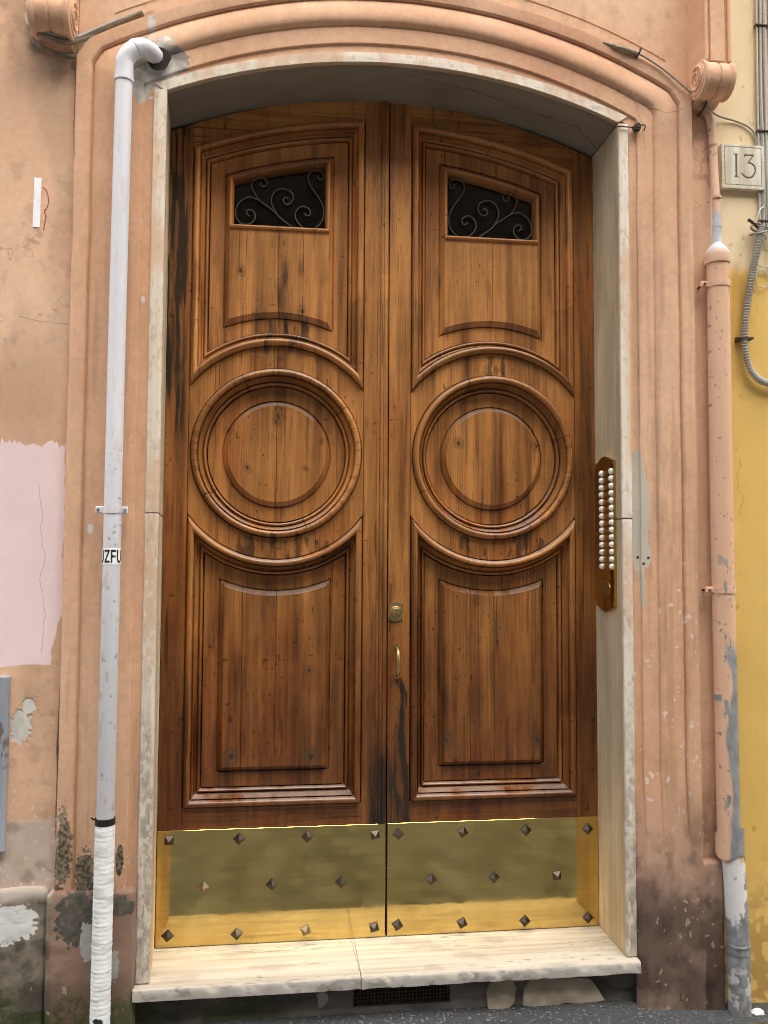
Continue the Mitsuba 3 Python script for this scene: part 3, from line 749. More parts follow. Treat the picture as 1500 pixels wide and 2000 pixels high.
for g in prof:
    outs = [surround_outline(t) for t, y in g]
    legs = [np.vstack([o[0], o[1], o[2]]) for o in outs]
    P = np.stack([np.column_stack([L[:, 0], np.full(len(L), g[k][1]), L[:, 1]]) for k, L in enumerate(legs)], 1)
    leg_ = np.clip((3.18 - P[..., 2]) / 0.12, 0, 1)
    P[..., 1] = np.where((P[..., 1] < -0.273) & (P[..., 1] > -0.301), P[..., 1] + leg_ * 0.42 * np.maximum(-0.274 - P[..., 1], 0) * (np.abs(np.where(P[..., 0] < 0, (-0.885 - P[..., 0]) / 1.06, P[..., 0] - 0.905)) < 0.2), P[..., 1])
    off_ = P[..., 0] - 0.905
    fade = np.clip((0.66 - P[..., 2]) / 0.30, 0, 1) * (P[..., 0] > 0) * ((off_ < 0.2515) | (P[..., 2] < 0.335)) * (off_ > 0.004)
    P[..., 1] = P[..., 1] * (1 - fade) - 0.2905 * fade
    P[..., 1] += (meshkit.fbm(np.stack([P[..., 0] * 6, P[..., 2] * 6, P[..., 0] * 0], -1), 3, 3) - 0.5) * 0.006
    P[..., 0] += (meshkit.fbm(np.stack([P[..., 0] * 0 + 4, P[..., 2] * 5, P[..., 0] * 0.5], -1), 2, 8) - 0.5) * 0.006
    ms.append(grid(P))
sur = cat(ms)
sur = orient_to(sur, (0, -1, 0))
PS = obj('portal_surround', sur, 'portal_plaster', PB, 40)
# foot blocks of the portal and the rough plinth on the left
obj('foot_block', stone_block(-1.175, -0.886, -0.305, -0.10, -0.35, 0.335, 0.010, 0.03, 0.005, 8, 3), 'plinth_stone', PS, 50)
obj('foot_block', stone_block(1.050, 1.240, -0.2895, -0.10, -0.35, 0.348, 0.010, 0.02, 0.003, 9, 5), 'plinth_stone', PS, 50)
obj('plinth', stone_block(-7.0, -1.178, -0.285, -0.15, -0.35, 0.345, 0.012, 0.04, 0.008, 7, 9), 'plinth_stone', PB, 50, label='rough grey plinth stone with flaked white paint')

# stone door frame: two jambs (upper and lower stones), arch, soffit, sill
FR = PB + '__stone_frame'
used[FR] = 1
def frame_arch(t):
    """inner (t=0) to outer edge of the stone arch"""
    return arc_pts(0.014, 1.05 + 0.0, 2.27 + t, -0.846 - t, 0.866 + t, 70)
def jamb(xa, xb, z0, z1, seed):
    m = refine(bx(xa, xb, -0.270, 0.03, z0, z1, 0.003), 0.035)
    m = trimesh.Trimesh(m.vertices, m.faces, process=True)
    if xa < 0:                                                       # the left reveal widens a little towards the door
        v = np.array(m.vertices)
        k = np.clip((v[:, 0] - xa) / (xb - xa), 0, 1)
        v[:, 0] -= k * 0.021 * (v[:, 1] + 0.27) / 0.27
        m = trimesh.Trimesh(v, m.faces, process=False)
    return rough(m, 0.0020, 14, seed)
obj('jamb_stone', jamb(-0.886, -0.8385, 0.009, 1.6165, 1), 'stone_upright', FR, 50)
obj('jamb_stone', jamb(-0.886, -0.8385, 1.6185, 3.155, 2), 'stone_upright', FR, 50)
obj('jamb_stone', jamb(0.866, 0.906, 0.009, 1.6165, 3), 'stone_upright', FR, 50)
obj('jamb_stone', jamb(0.866, 0.906, 1.6185, 3.149, 4), 'stone_upright', FR, 50)
ain = frame_arch(0.0); aout = frame_arch(0.036)
ring = np.vstack([ain, aout[::-1]])
am = refine(solid([(ring, -0.243), (ring, -0.268)]), 0.03)
am = trimesh.Trimesh(am.vertices, am.faces, process=True)
obj('arch_stone', rough(am, 0.0025, 16, 6), 'stone_upright', FR, 50)
# soffit: curved underside running back to the door head
S = np.stack([np.column_stack([ain[:, 0], np.full(len(ain), y), ain[:, 1] - (0.000 if y < -0.2 else 0.004)]) for y in np.linspace(-0.2425, 0.06, 24)], 1)
S[..., 2] += (meshkit.fbm(np.stack([S[..., 0] * 5, S[..., 1] * 8, S[..., 0] * 0], -1), 3, 4) - 0.5) * 0.008
S[..., 0] -= np.where(S[..., 0] < 0, 0.021 * np.clip((S[..., 1] + 0.27) / 0.27, 0, 1.2) * np.abs(S[..., 0] / 0.846) ** 6 + 0.004 * np.abs(S[..., 0] / 0.846) ** 8, 0)
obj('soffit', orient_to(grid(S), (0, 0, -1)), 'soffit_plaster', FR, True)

def sill_slab(x0, x1, seed):
    nx = int((x1 - x0) / 0.012)
    xs = np.linspace(x0, x1, nx)
    prof_ = [(0.06, 0.0075), (-0.10, 0.007), (-0.22, 0.007), (-0.285, 0.0065), (-0.298, 0.0062), (-0.3035, 0.0005), (-0.304, -0.010), (-0.304, -0.022), (-0.3035, -0.034), (-0.26, -0.036), (-0.2, -0.036)]
    P = np.array([[[x, y, z] for (y, z) in prof_] for x in xs])
    nz = meshkit.fbm(np.stack([P[..., 0] * 45, P[..., 1] * 45, P[..., 2] * 45], -1), 3, seed) - 0.5
    chip = np.clip(meshkit.fbm(np.stack([P[..., 0] * 22, P[..., 1] * 0, P[..., 0] * 0], -1), 4, seed + 3) - 0.50, 0, 1)
    arris = np.clip(meshkit.fbm(np.stack([P[..., 0] * 40, P[..., 1] * 0, P[..., 0] * 0], -1), 4, seed + 7) - 0.56, 0, 1)
    P[..., 1] += nz * 0.0025 * np.array([0, 0, 0, .3, .6, 1, 1, 1, 1, 1, 0])[None, :] + arris * np.array([0, 0, 0, 0, 0.02, 0.035, 0.015, 0, 0, 0, 0])[None, :] + chip * np.array([0, 0, 0, 0, 0, 0, 0, 0, 0.008, 0, 0])[None, :]
    P[..., 2] += nz * 0.0012 * np.array([0, .2, .4, .6, .8, 1, 1, 1, 1, 1, 0])[None, :] - arris * np.array([0, 0, 0, 0, 0.01, 0.03, 0.01, 0, 0, 0, 0])[None, :] + chip * np.array([0, 0, 0, 0, 0, 0, 0, 0.002, 0.007, 0.007, 0])[None, :]
    ends = []
    for i, fl in ((0, 1), (-1, 0)):
        c = cap2(P[i][:, 1:])
        ends.append(tm(P[i], c if fl else c[:, ::-1]))
    g = orient_to(grid(P), (0, -0.4, 1))
    return cat([g] + ends)
obj('sill_stone', sill_slab(-0.889, -0.1150, 1), 'stone_level', FR, 40)
obj('sill_stone', sill_slab(-0.1130, 0.9055, 2), 'stone_level', FR, 40)

# base wall below the sill with the vent opening, and the stones showing in it
vent = sbox(-0.136, -0.128, 0.215, -0.052)
bw = extr(sbox(-0.90, -0.5, 0.92, -0.028).difference(vent), -0.236, -0.12)
bm = refine(bw, 0.03)
bm = trimesh.Trimesh(bm.vertices, bm.faces, process=True)
obj('base_wall', rough(bm, 0.008, 9, 2, keep=lambda v: (v[:, 1] < -0.2) * 1.0, along=(0, -1, 0)), 'base_render', PB, 50)
obj('vent_recess', bx(-0.16, 0.24, -0.13, 0.0, -0.20, -0.03), 'interior_dark', PB, False)
def lump(cx, cy, cz, rx, ry, rz, seed, amp=0.18, sub=3):
    m = trimesh.creation.icosphere(subdivisions=sub)
    v = np.sign(m.vertices) * np.abs(m.vertices) ** 0.62
    v = v * (1 + amp * (meshkit.fbm(m.vertices * 1.7 + seed * 3.3, 3, seed) - 0.5) * 2)[:, None]
    return tm(v * [rx, ry, rz] + [cx, cy, cz], m.faces)
def shard(pts, seed):
    p = Polygon(pts).buffer(0.004).buffer(-0.004)
    m = refine(extr(p, -0.252, -0.20), 0.014)
    m = trimesh.Trimesh(m.vertices, m.faces, process=True)
    return rough(m, 0.006, 22, seed)
obj('base_stone', shard([(0.350, -0.150), (0.345, -0.100), (0.362, -0.062), (0.400, -0.052), (0.440, -0.058), (0.455, -0.090), (0.448, -0.135), (0.420, -0.162), (0.380, -0.165)], 1), 'bare_stone', PB, 50)
obj('base_stone', shard([(0.478, -0.150), (0.486, -0.095), (0.505, -0.062), (0.580, -0.056), (0.665, -0.058), (0.735, -0.072), (0.765, -0.110), (0.785, -0.146), (0.735, -0.158), (0.640, -0.150), (0.560, -0.160)], 4), 'bare_stone', PB, 50)

# scroll brackets (consoles) with pilaster strips above
def console(name, x0, x1, zc, yc, r, ztop, label):
    w = x1 - x0
    K = obj(name, bx(x0 + 0.012, x1 - 0.012, yc - r * 0.55, WY + 0.01, zc + r * 0.3, ztop, 0.004), 'portal_plaster', PB, 30, label=label)
    rp = [(0.0, 0.0), (r * 0.80, 0.0), (r * 0.84, 0.004), (r * 1.0, 0.006), (r * 1.04, 0.012), (r * 1.0, 0.020), (r * 0.93, 0.024), (r * 0.95, 0.034), (r * 0.97, w * 0.34), (r * 0.96, w * 0.46), (r * 0.88, w * 0.49), (r * 0.88, w * 0.51),
          (r * 0.96, w * 0.54), (r * 0.97, w * 0.70), (r * 0.95, w - 0.034), (r * 0.93, w - 0.024), (r * 1.0, w - 0.020), (r * 1.04, w - 0.012), (r * 1.0, w - 0.006), (r * 0.84, w - 0.004), (r * 0.80, w), (0.0, w)]
    m = lathe(rp, 'x', (x0, yc, zc), 48)
    obj('scroll', m, 'portal_plaster', K, 35)
    # volute line in relief on both cheeks
    for xs in (x0 - 0.001, x1 + 0.001):
        a = np.linspace(0, 4.0 * math.pi, 60)
        rr = r * (0.72 - 0.62 * a / a[-1])
        obj('volute', tube(np.column_stack([np.full(60, xs), yc + rr * np.cos(a + 1.2), zc + rr * np.sin(a + 1.2)]), 0.006 * (1 - 0.5 * a / a[-1]), 8), 'portal_plaster', K, 60)
    # tail joining scroll to wall
    obj('tail', trimesh.convex.convex_hull(np.array([[x, y, z] for x in (x0 + 0.02, x1 - 0.02) for y, z in ((WY + 0.01, zc - r * 1.05), (WY - 0.03, zc - r * 0.98), (yc, zc - r * 0.6), (yc, zc), (WY + 0.01, zc + r))])), 'portal_plaster', K, 30)
    # raised fillets on the strip
    for a, b, d in ((0.012, 0.024, 0.012), (0.034, w - 0.040, 0.010), (w - 0.028, w - 0.014, 0.012)):
        obj('fillet', bx(x0 + a, x0 + b, yc - r * 0.55 - d, yc - r * 0.5, zc + r * 0.75, ztop, 0.003), 'portal_plaster', K, 30)
console('scroll_bracket', 1.150, 1.283, 3.302, -0.340, 0.068, 4.2, 'scroll bracket carved at the foot of a pilaster strip, top right by the yellow wall')
console('scroll_bracket', -1.294, -1.150, 3.345, -0.340, 0.072, 4.2, 'sooty scroll bracket above the left shoulder of the portal')

# hall behind the door: a dark box so that the lights look into a room
hall = cat([bx(-1.3, 1.3, 2.4, 2.45, -0.3, 3.6), bx(-1.35, -1.3, 0.12, 2.45, -0.3, 3.6), bx(1.3, 1.35, 0.12, 2.45, -0.3, 3.6), bx(-1.35, 1.35, 0.12, 2.45, 3.6, 3.65), bx(-1.35, 1.35, 0.0, 2.45, -0.05, 0.0)])
obj('hall', hall, 'interior_dark', PB, False)

# ---------------------------------------------------------------- yellow house
YB = thing('yellow_building', 'yellow house wall on the right, cream above and deep ochre below', 'building')
obj('wall', bx(1.246, 7.5, -0.238, 0.1, -0.6, 9.0), 'yellow_plaster', YB, False)

# ---------------------------------------------------------------- unseen house across the street, its height and dark tone shaped for the light
OB = thing('unseen_opposite_building', 'unseen plain brown house front across the street, made tall and dark to shape the light', 'building')
wp = sbox(-16, -0.6, 16, 10.5)
wins = []
for i in range(8):
    for z0 in (0.9, 4.1, 7.3):
        wins.append(sbox(-13.5 + i * 3.6, z0, -12.3 + i * 3.6, z0 + 1.9))
for w_ in wins:
    wp = wp.difference(w_)
obj('wall', extr(wp, -8.2, -8.5), 'facing_plaster', OB, False)
for w_ in wins:
    a, b, c_, d = w_.bounds
    obj('shutter', bx(a, c_, -8.38, -8.34, b, d), 'facing_shutter', OB, False)

# ================================================================ THE DOOR
ZC, R1 = 1.8726, 0.336
DCX, DCZ = 0.005, 1.197                    # centre of the door head's arch
def loft(legs_fn, prof_groups, close_legs=False):
    """legs_fn(t) -> list of (n,2) polylines; returns one (mesh, uv) per leg"""
    out = []
    nleg = len(legs_fn(0.0))
    for L in range(nleg):
        V, F, UV, base = [], [], [], 0
        ref = legs_fn(0.03)[L]
        u = np.concatenate([[0], np.cumsum(np.linalg.norm(np.diff(ref, axis=0), axis=1))])
        for g in prof_groups:
            P = np.stack([np.column_stack([o[:, 0], np.full(len(o), y), o[:, 1]]) for o, y in ((legs_fn(t)[L], y) for t, y in g)], 1)
            m = grid(P)
            n, k = P.shape[:2]
            UV.append(np.stack([np.repeat(u + 3.7 * L, k), np.tile([t * 1.3 for t, y in g], n) + 0.11 * L], 1))
            V.append(m.vertices); F.append(m.faces + base); base += len(m.vertices)
        m = tm(np.vstack(V), np.vstack(F))
        m = orient_to(m, (0, -1, 0))
        out.append((m, np.vstack(UV) + 0.913 * ref[0, 0]))
    return out

YS, YP = 0.0, 0.046                        # face of the stiles, face of the sunk panels
def moulding_profile(s=1.0, hgt=1.0):
    P = [[(0.0, 0.018), (0.0052, 0.018), (0.0056, 0.0)],
         [(0.0056, 0.0), (0.0064, -0.011), (0.0100, -0.0190), (0.015, -0.0235), (0.021, -0.0240), (0.026, -0.0215), (0.0285, -0.0175)],
         [(0.0285, -0.0175), (0.0290, 0.008), (0.0345, 0.008), (0.0350, -0.001)],
         [(0.0350, -0.001), (0.0360, 0.014), (0.0390, 0.026), (0.0430, 0.032), (0.0465, 0.0335)],
         [(0.0465, 0.0335), (0.0470, 0.046), (0.0515, 0.046)],
         [(0.0515, 0.046), (0.0520, 0.030), (0.0545, 0.0265), (0.0585, 0.0265), (0.0615, 0.031)],
         [(0.0615, 0.031), (0.0625, 0.066), (0.071, 0.066)]]
    return [[(t * s, y * hgt if y < 0 else y) for t, y in g] for g in P]

def arc_on(cx, cz, R, xa, xb, upper, n=56):
    return arc_pts(cx, cz, R, xa, xb, n, upper)

def build_leaf(side, label):
    """side -1: left leaf, +1: right leaf"""
    D = thing('door_leaf', label, 'door', 'leaves of the double door')
    xc = -0.4290 if side < 0 else 0.4395
    xa, xb = (-0.858, 0.0075) if side < 0 else (0.0125, 0.8655)
    hw = 0.3405
    dy = 0.0 if side < 0 else 0.002
    def shift(m):
        m = tm(m.vertices + [0, dy, 0], m.faces)
        return m
    def add(name, m, mat, parent=D, smooth=30, label=None, uv=None):
        return obj(name, shift(m), mat, parent, smooth, label, None, uv)
    # ---- outlines as functions of the inward offset t
    def upper_legs(t):
        l, r = xc - hw + t, xc + hw - t
        Rb, Rt = 0.420 + t, 2.035 - t
        zb = lambda x: ZC + math.sqrt(Rb * Rb - (x - xc) ** 2)
        zt = lambda x: DCZ + math.sqrt(Rt * Rt - (x - DCX) ** 2)
        n = 40
        return [np.column_stack([np.full(n, l), np.linspace(zb(l), zt(l), n)]),
                arc_on(DCX, DCZ, Rt, l, r, True, n),
                np.column_stack([np.full(n, r), np.linspace(zt(r), zb(r), n)]),
                arc_on(xc, ZC, Rb, r, l, True, 56)]
    def lower_legs(t):
        l, r = xc - hw + t, xc + hw - t
        Rt, zb = 0.412 + t, 0.515 + t
        zt = lambda x: ZC - math.sqrt(Rt * Rt - (x - xc) ** 2)
        n = 40
        return [np.column_stack([np.full(n, l), np.linspace(zb, zt(l), n)]),
                arc_on(xc, ZC, Rt, l, r, False, 56),
                np.column_stack([np.full(n, r), np.linspace(zt(r), zb, n)]),
                np.column_stack([np.linspace(r, l, n), np.full(n, zb)])]
    circ_a0 = [0.6, 2.0, 3.7, 5.1] if side < 0 else [0.3, 1.9, 3.6, 5.2]
    def circle_legs(t):
        out = []
        for k in range(4):
            a = np.linspace(circ_a0[k] + 0.004, circ_a0[(k + 1) % 4] + (2 * math.pi if k == 3 else 0) - 0.004, 44)
            out.append(np.column_stack([xc + (R1 - t) * np.cos(a), ZC + (R1 - t) * np.sin(a)]))
        return out
    def closed(legs):
        straight = lambda l: np.ptp(l[:, 0]) < 1e-9 or np.ptp(l[:, 1]) < 1e-9
        return np.vstack([l[:1] if straight(l) else l[:-1] for l in legs])
    up, lo = (lambda t: closed(upper_legs(t))), (lambda t: closed(lower_legs(t)))
    def ci(t, n=160):
        a = np.arange(n) * 2 * math.pi / n
        return np.column_stack([xc + (R1 - t) * np.cos(a), ZC + (R1 - t) * np.sin(a)])
    # ---- flat frame: stiles, rails, boards round the circle
    ztop = lambda x: DCZ + math.sqrt(2.120 ** 2 - (x - DCX) ** 2)
    xs = np.linspace(xa, xb, 60)
    leaf = Polygon(np.vstack([[[xa, 0.003]], np.column_stack([xs, [ztop(x) for x in xs]]), [[xb, 0.003]]]))
    openings = Polygon(up(0.001)).union(Polygon(lo(0.001))).union(Polygon(ci(0.001)))
    g = 0.0007
    il, ir = xc - hw + 0.0, xc + hw - 0.0
    def piece(name, region, mat, lab=None):
        p = leaf.intersection(region).difference(openings)
        return add(name, extr(p, 0.0, 0.07), mat, D, False, lab)
    piece('stile', sbox(xa - 1, -1, il - g, 9), 'wood_upright')
    piece('stile', sbox(ir + g, -1, xb + 1, 9), 'wood_upright', 'meeting stile with black weather marks near the bottom' if side < 0 else None)
    piece('top_rail', sbox(il + g, 2.62, ir - g, 9), 'wood_level')
    piece('bottom_rail', sbox(il + g, -1, ir - g, 0.6), 'wood_level')
    cuts = [il + g, xc - 0.225, xc - 0.002, xc + 0.155, ir - g] if side < 0 else [il + g, xc - 0.175, xc + 0.004, xc + 0.19, ir - g]
    mid = sbox(-9, 1.30, 9, 2.40)
    for a, b in zip(cuts[:-1], cuts[1:]):
        for zlo, zhi in ((1.30, ZC), (ZC, 2.40)):
            p = leaf.intersection(sbox(a + 0.0009, zlo, b - 0.0009, zhi)).difference(openings)
            if p.area > 1e-4:
                add('circle_board', extr(p, 0.0015, 0.07), 'wood_upright', D, False)
    # ---- mouldings
    for nm, legs, s in (('upper_moulding', upper_legs, 1.0), ('circle_moulding', circle_legs, 1.0), ('lower_moulding', lower_legs, 1.0)):
        K = D + '__' + nm
        used[K] = 1
        for m, uv in loft(legs, moulding_profile(s)):
            add('strip', m, 'wood_moulding', K, True, None, uv)
    # ---- sunk panels: flat ground + raised bevelled boards
    def win(t):
        l, r = xc - 0.1835 - t, xc + 0.1835 + t
        Rt = 1.870 + t
        zt = lambda x: DCZ + math.sqrt(Rt * Rt - (x - DCX) ** 2)
        zb = 2.787 - t
        n = 24
        return [np.column_stack([np.full(n, l), np.linspace(zb, zt(l), n)]), arc_on(DCX, DCZ, Rt, l, r, True, n),
                np.column_stack([np.full(n, r), np.linspace(zt(r), zb, n)]), np.column_stack([np.linspace(r, l, n), np.full(n, zb)])]
    whole = Polygon(closed(win(0.0)))
    def panel(nm, outline, t_field, extra_cuts, hole=None, lab=None):
        K = D + '__' + nm
        used[K] = 1
        gp = Polygon(outline(0.0675))
        cut_x = [xc - 0.6] + extra_cuts + [xc + 0.6]
        for a, b in zip(cut_x[:-1], cut_x[1:]):
            p = gp.intersection(sbox(a + 0.0005, -1, b - 0.0005, 9))
            p = p.difference(Polygon(outline(t_field)))
            for q_ in getattr(p, 'geoms', [p]):
                if q_.area > 1e-4:
                    add('ground_board', extr(q_, YP, YP + 0.02), 'wood_upright', K, False)
        f = solid([(outline(t_field + 0.0006), YP + 0.018), (outline(t_field + 0.0006), YP + 0.011), (outline(t_field + 0.0052), YP + 0.011), (outline(t_field + 0.0058), YP + 0.001), (outline(t_field + 0.0220), YP - 0.0165), (outline(t_field + 0.0230), YP - 0.0235)])
        M = man(f)
        if hole is not None:
            M = M - man(extr(hole.buffer(0.010, join_style=2), YP - 0.1, YP + 0.1))
        for a, b in zip(cut_x[:-1], cut_x[1:]):
            q = M ^ man(bx(a + 0.0010, b - 0.0010, -1, 1, -1, 9))
            for q_ in q.decompose():
                if q_.volume() > 1e-7:
                    add('board', unman(q_), 'wood_upright', K, False)
        return K
    UPK = panel('upper_panel', up, 0.122, [xc - 0.002, xc + 0.095] if side < 0 else [xc + 0.004], whole)
    panel('circle_panel', ci, 0.122, [xc - 0.002] if side < 0 else [xc + 0.012])
    panel('lower_panel', lo, 0.122, [xc - 0.125, xc + 0.004] if side < 0 else [xc - 0.09, xc + 0.006])
    # ---- window: frame moulding, pane, iron scrolls
    WK = D + '__window'
    used[WK] = 1
    for m, uv in loft(lambda t: win(0.016 - t), [[(0.0, YP - 0.018), (0.0, YP - 0.031)], [(0.0, YP - 0.031), (0.004, YP - 0.0355), (0.009, YP - 0.0355), (0.012, YP - 0.030)], [(0.012, YP - 0.030), (0.013, YP - 0.018), (0.016, YP - 0.010)], [(0.016, YP - 0.010), (0.016, YP + 0.03)]]):
        add('frame', m, 'wood_moulding', WK, True, None, uv)
    add('pane', extr(whole.buffer(0.006), YP + 0.012, YP + 0.0125) if False else orient_to(tm([[a, YP + 0.014, b] for a, b in closed(win(0.004))], cap2(closed(win(0.004)))), (0, -1, 0)), 'window_glass', WK, False)
    curves = [
        [(-.088, 2.904), (-.126, 2.911), (-.163, 2.885), (-.176, 2.843), (-.162, 2.808), (-.127, 2.799), (-.099, 2.823), (-.105, 2.853), (-.124, 2.859), (-.134, 2.846), (-.121, 2.833)],
        [(-.088, 2.904), (-.104, 2.932), (-.114, 2.957), (-.105, 2.983), (-.083, 2.996), (-.062, 2.989), (-.053, 2.973), (-.064, 2.958), (-.078, 2.965), (-.075, 2.977)],
        [(-.088, 2.904), (-.063, 2.886), (-.026, 2.860), (.005, 2.830), (.053, 2.796)],
        [(-.012, 2.847), (-.032, 2.885), (-.033, 2.917), (-.018, 2.944), (.010, 2.955), (.042, 2.944), (.053, 2.919), (.042, 2.896), (.023, 2.891), (.012, 2.906), (.021, 2.919), (.033, 2.913)],
        [(.098, 2.790), (.068, 2.824), (.061, 2.852), (.074, 2.877), (.095, 2.886), (.117, 2.875), (.121, 2.855), (.108, 2.848), (.096, 2.859)],
        [(.125, 2.790), (.143, 2.800), (.168, 2.826), (.177, 2.865), (.164, 2.910), (.135, 2.953), (.113, 2.990), (.113, 3.020), (.135, 3.037), (.160, 3.036), (.174, 3.018), (.166, 3.000), (.151, 3.006), (.155, 3.018)]]
    for cv in curves:
        P = smooth_curve([(xc + (-side) * cx, YP - 0.002, cz - 0.004) for cx, cz in cv], 7)
        add('scroll', tube(P, 0.0024, 7), 'grille_iron', WK, 60)
    # ---- brass kick plate with pyramid studs
    ka, kb = xa + 0.002, xb - 0.0015
    KP = add('kick_plate', bx(ka, kb, -0.0045, -0.0005, 0.0105, 0.4365, 0.0008), 'brass_sheet', D, False)
    rows = ([(-.812, .402), (-.553, .399), (-.296, .398), (-.034, .396), (-.683, .226), (-.428, .225), (-.165, .222), (-.812, .053), (-.557, .048), (-.298, .049), (-.036, .048)] if side < 0 else
            [(.056, .395), (.312, .394), (.566, .393), (.820, .389), (.187, .217), (.437, .215), (.692, .212), (.055, .051), (.309, .047), (.561, .043), (.819, .044)])
    rr = random.Random(5 + side)
    spin = [0, 45, 45, 10, 45, 45, 45, 40, 45, 20, 15, ] if side < 0 else [45, 35, 45, 45, 38, 45, 5, 30, 30, 40, 45]
    for (sx, sz), a in zip(rows, spin):
        s = 0.0165
        ang = math.radians(a + rr.uniform(-4, 4))
        c_, s_ = math.cos(ang), math.sin(ang)
        base = [(-s, -s), (s, -s), (s, s), (-s, s)]
        V = [(sx + x * c_ - z * s_, y, sz + x * s_ + z * c_) for y, q in ((-0.0046, 1.0), (-0.0075, 1.0)) for x, z in [(x * q, z * q) for x, z in base]]
        V.append((sx + rr.uniform(-.001, .001), -0.0235, sz + rr.uniform(-.001, .001)))
        add('stud', trimesh.convex.convex_hull(np.array(V)), 'bronze_stud', KP, False)
    # ---- meeting edge
    if side < 0:
        # astragal covering the seam
        A = [[(-.0385, 0.0), (-.0380, -.004)], [(-.0380, -.004), (-.030, -.0045)], [(-.030, -.0045), (-.0295, .001), (-.0275, .001), (-.027, -.006)], [(-.027, -.006), (-.022, -.012), (-.015, -.012)], [(-.015, -.012), (-.0148, -.007), (-.0128, -.007), (-.0125, -.012)],
             [(-.0125, -.012), (-.006, -.012), (-.001, -.009), (.0035, -.003)], [(.0035, -.003), (.0045, .03)]]
        V, F, b, UV = [], [], 0, []
        zz = np.linspace(0.439, 3.316, 60)
        for gq in A:
            P = np.array([[[x + 0.003, y, z] for x, y in gq] for z in zz])
            m = grid(P)
            V.append(m.vertices); F.append(m.faces + b); b += len(m.vertices)
            UV.append(np.stack([P[..., 2], P[..., 0]], -1).reshape(-1, 2))
        m = orient_to(tm(np.vstack(V), np.vstack(F)), (0, -1, 0))
        add('astragal', m, 'wood_moulding', D, True, 'grooved cover strip along the meeting edge', np.vstack(UV))
    else:
        # lock escutcheon with cylinder and the pull handle
        lp = sbox(0.0135, 1.222, 0.0710, 1.286).union(Point(0.0423, 1.254).buffer(0.038)).intersection(sbox(0.0135, 1.20, 0.0710, 1.30))
        LK = add('lock', extr(lp, -0.006, 0.0), 'brass_dull', D, 30)
        add('rim', lathe([(0.0, 0.0), (0.0225, 0.0), (0.0225, 0.004), (0.020, 0.0065), (0.0185, 0.006), (0.0, 0.006)], 'y', (0.0423, -0.006, 1.254), 40), 'brass_dull', LK, 30)
        add('cylinder', lathe([(0.0, 0.0), (0.0165, 0.0), (0.0165, 0.013), (0.0145, 0.015), (0.0, 0.0155)], 'y', (0.0423, -0.012, 1.254), 40), 'brass_dull', LK, 30)
        add('keyhole', bx(0.0412, 0.0434, -0.0290, -0.0262, 1.241, 1.251), 'black_ink', LK, False)
        for px, pz in ((0.0185, 1.280), (0.066, 1.280), (0.0185, 1.228), (0.066, 1.228)):
            add('screw', lathe([(0.0, 0.0), (0.0026, 0.0), (0.002, 0.0012), (0.0, 0.0015)], 'y', (px, -0.006, pz), 12), 'dark_iron', LK, 30)
        zt_, zb_ = 1.122, 1.004
        hp = smooth_curve([(0.047, -0.006, 1.113), (0.047, -0.026, 1.110), (0.047, -0.045, 1.098), (0.047, -0.053, 1.075), (0.047, -0.053, 1.052), (0.047, -0.045, 1.026), (0.047, -0.026, 1.013), (0.047, -0.006, 1.010)], 8)
        s = np.linspace(-1, 1, len(hp))
        HK = add('handle', tube(hp, 0.0050 + 0.0035 * (1 - s ** 2), 14), 'brass_dull', D, 60)
        for hz, sg in ((1.123, 1), (1.001, -1)):
            q = Point(0.047, hz).buffer(0.0095).union(sbox(0.0385, min(hz, hz - 0.013 * sg), 0.0555, max(hz, hz - 0.013 * sg)))
            fo = add('foot', extr(q, -0.005, 0.0), 'brass_dull', HK, 30)
            add('screw', lathe([(0.0, 0.0), (0.0042, 0.0), (0.0042, 0.0016), (0.0, 0.0016)], 'y', (0.047, -0.0045, hz + 0.001 * sg), 14), 'dark_iron', HK, 30)
    return D

build_leaf(-1, 'left leaf of the panelled wooden double door, cover strip on its right edge')
build_leaf(+1, 'right leaf of the panelled wooden double door, with brass lock and pull handle')

# ================================================================ BELL PANEL (on the right reveal, faces left)
BP = thing('doorbell_panel', 'tall polished brass doorbell panel with two columns of white buttons on the right stone reveal', 'doorbell')
JX = 0.8655
def yz_extr(poly, x_front, x_back):
    """polygon given in (y, z) -> slab facing -x"""
    out = []
    for g in getattr(poly, 'geoms', [poly]):
        m = trimesh.creation.extrude_polygon(g, abs(x_back - x_front), engine='earcut')
        v = m.vertices
        out.append(tm(np.column_stack([x_front + v[:, 2], v[:, 0], v[:, 1]]), m.faces))
    m = cat(out)
    return m if m.volume > 0 else tm(m.vertices, m.faces[:, ::-1])
ya, yb = -0.2140, -0.0240
ym = (ya + yb) / 2
def bell_outline(inset=0.0):
    h = (yb - ya) / 2 - inset
    top = [(ym + h * s, 1.8455 - inset + (0.0245 * (math.cos(math.pi * s) * 0.5 + 0.5) ** 0.8)) for s in np.linspace(1, -1, 25)]
    bot = [(ym + h * s, 1.2815 + inset - (0.0225 * (math.cos(math.pi * s) * 0.5 + 0.5) ** 0.8)) for s in np.linspace(-1, 1, 25)]
    return Polygon(top + bot)
PL = obj('plate', yz_extr(bell_outline(), JX - 0.011, JX + 0.001), 'brass_polished', BP, 30)
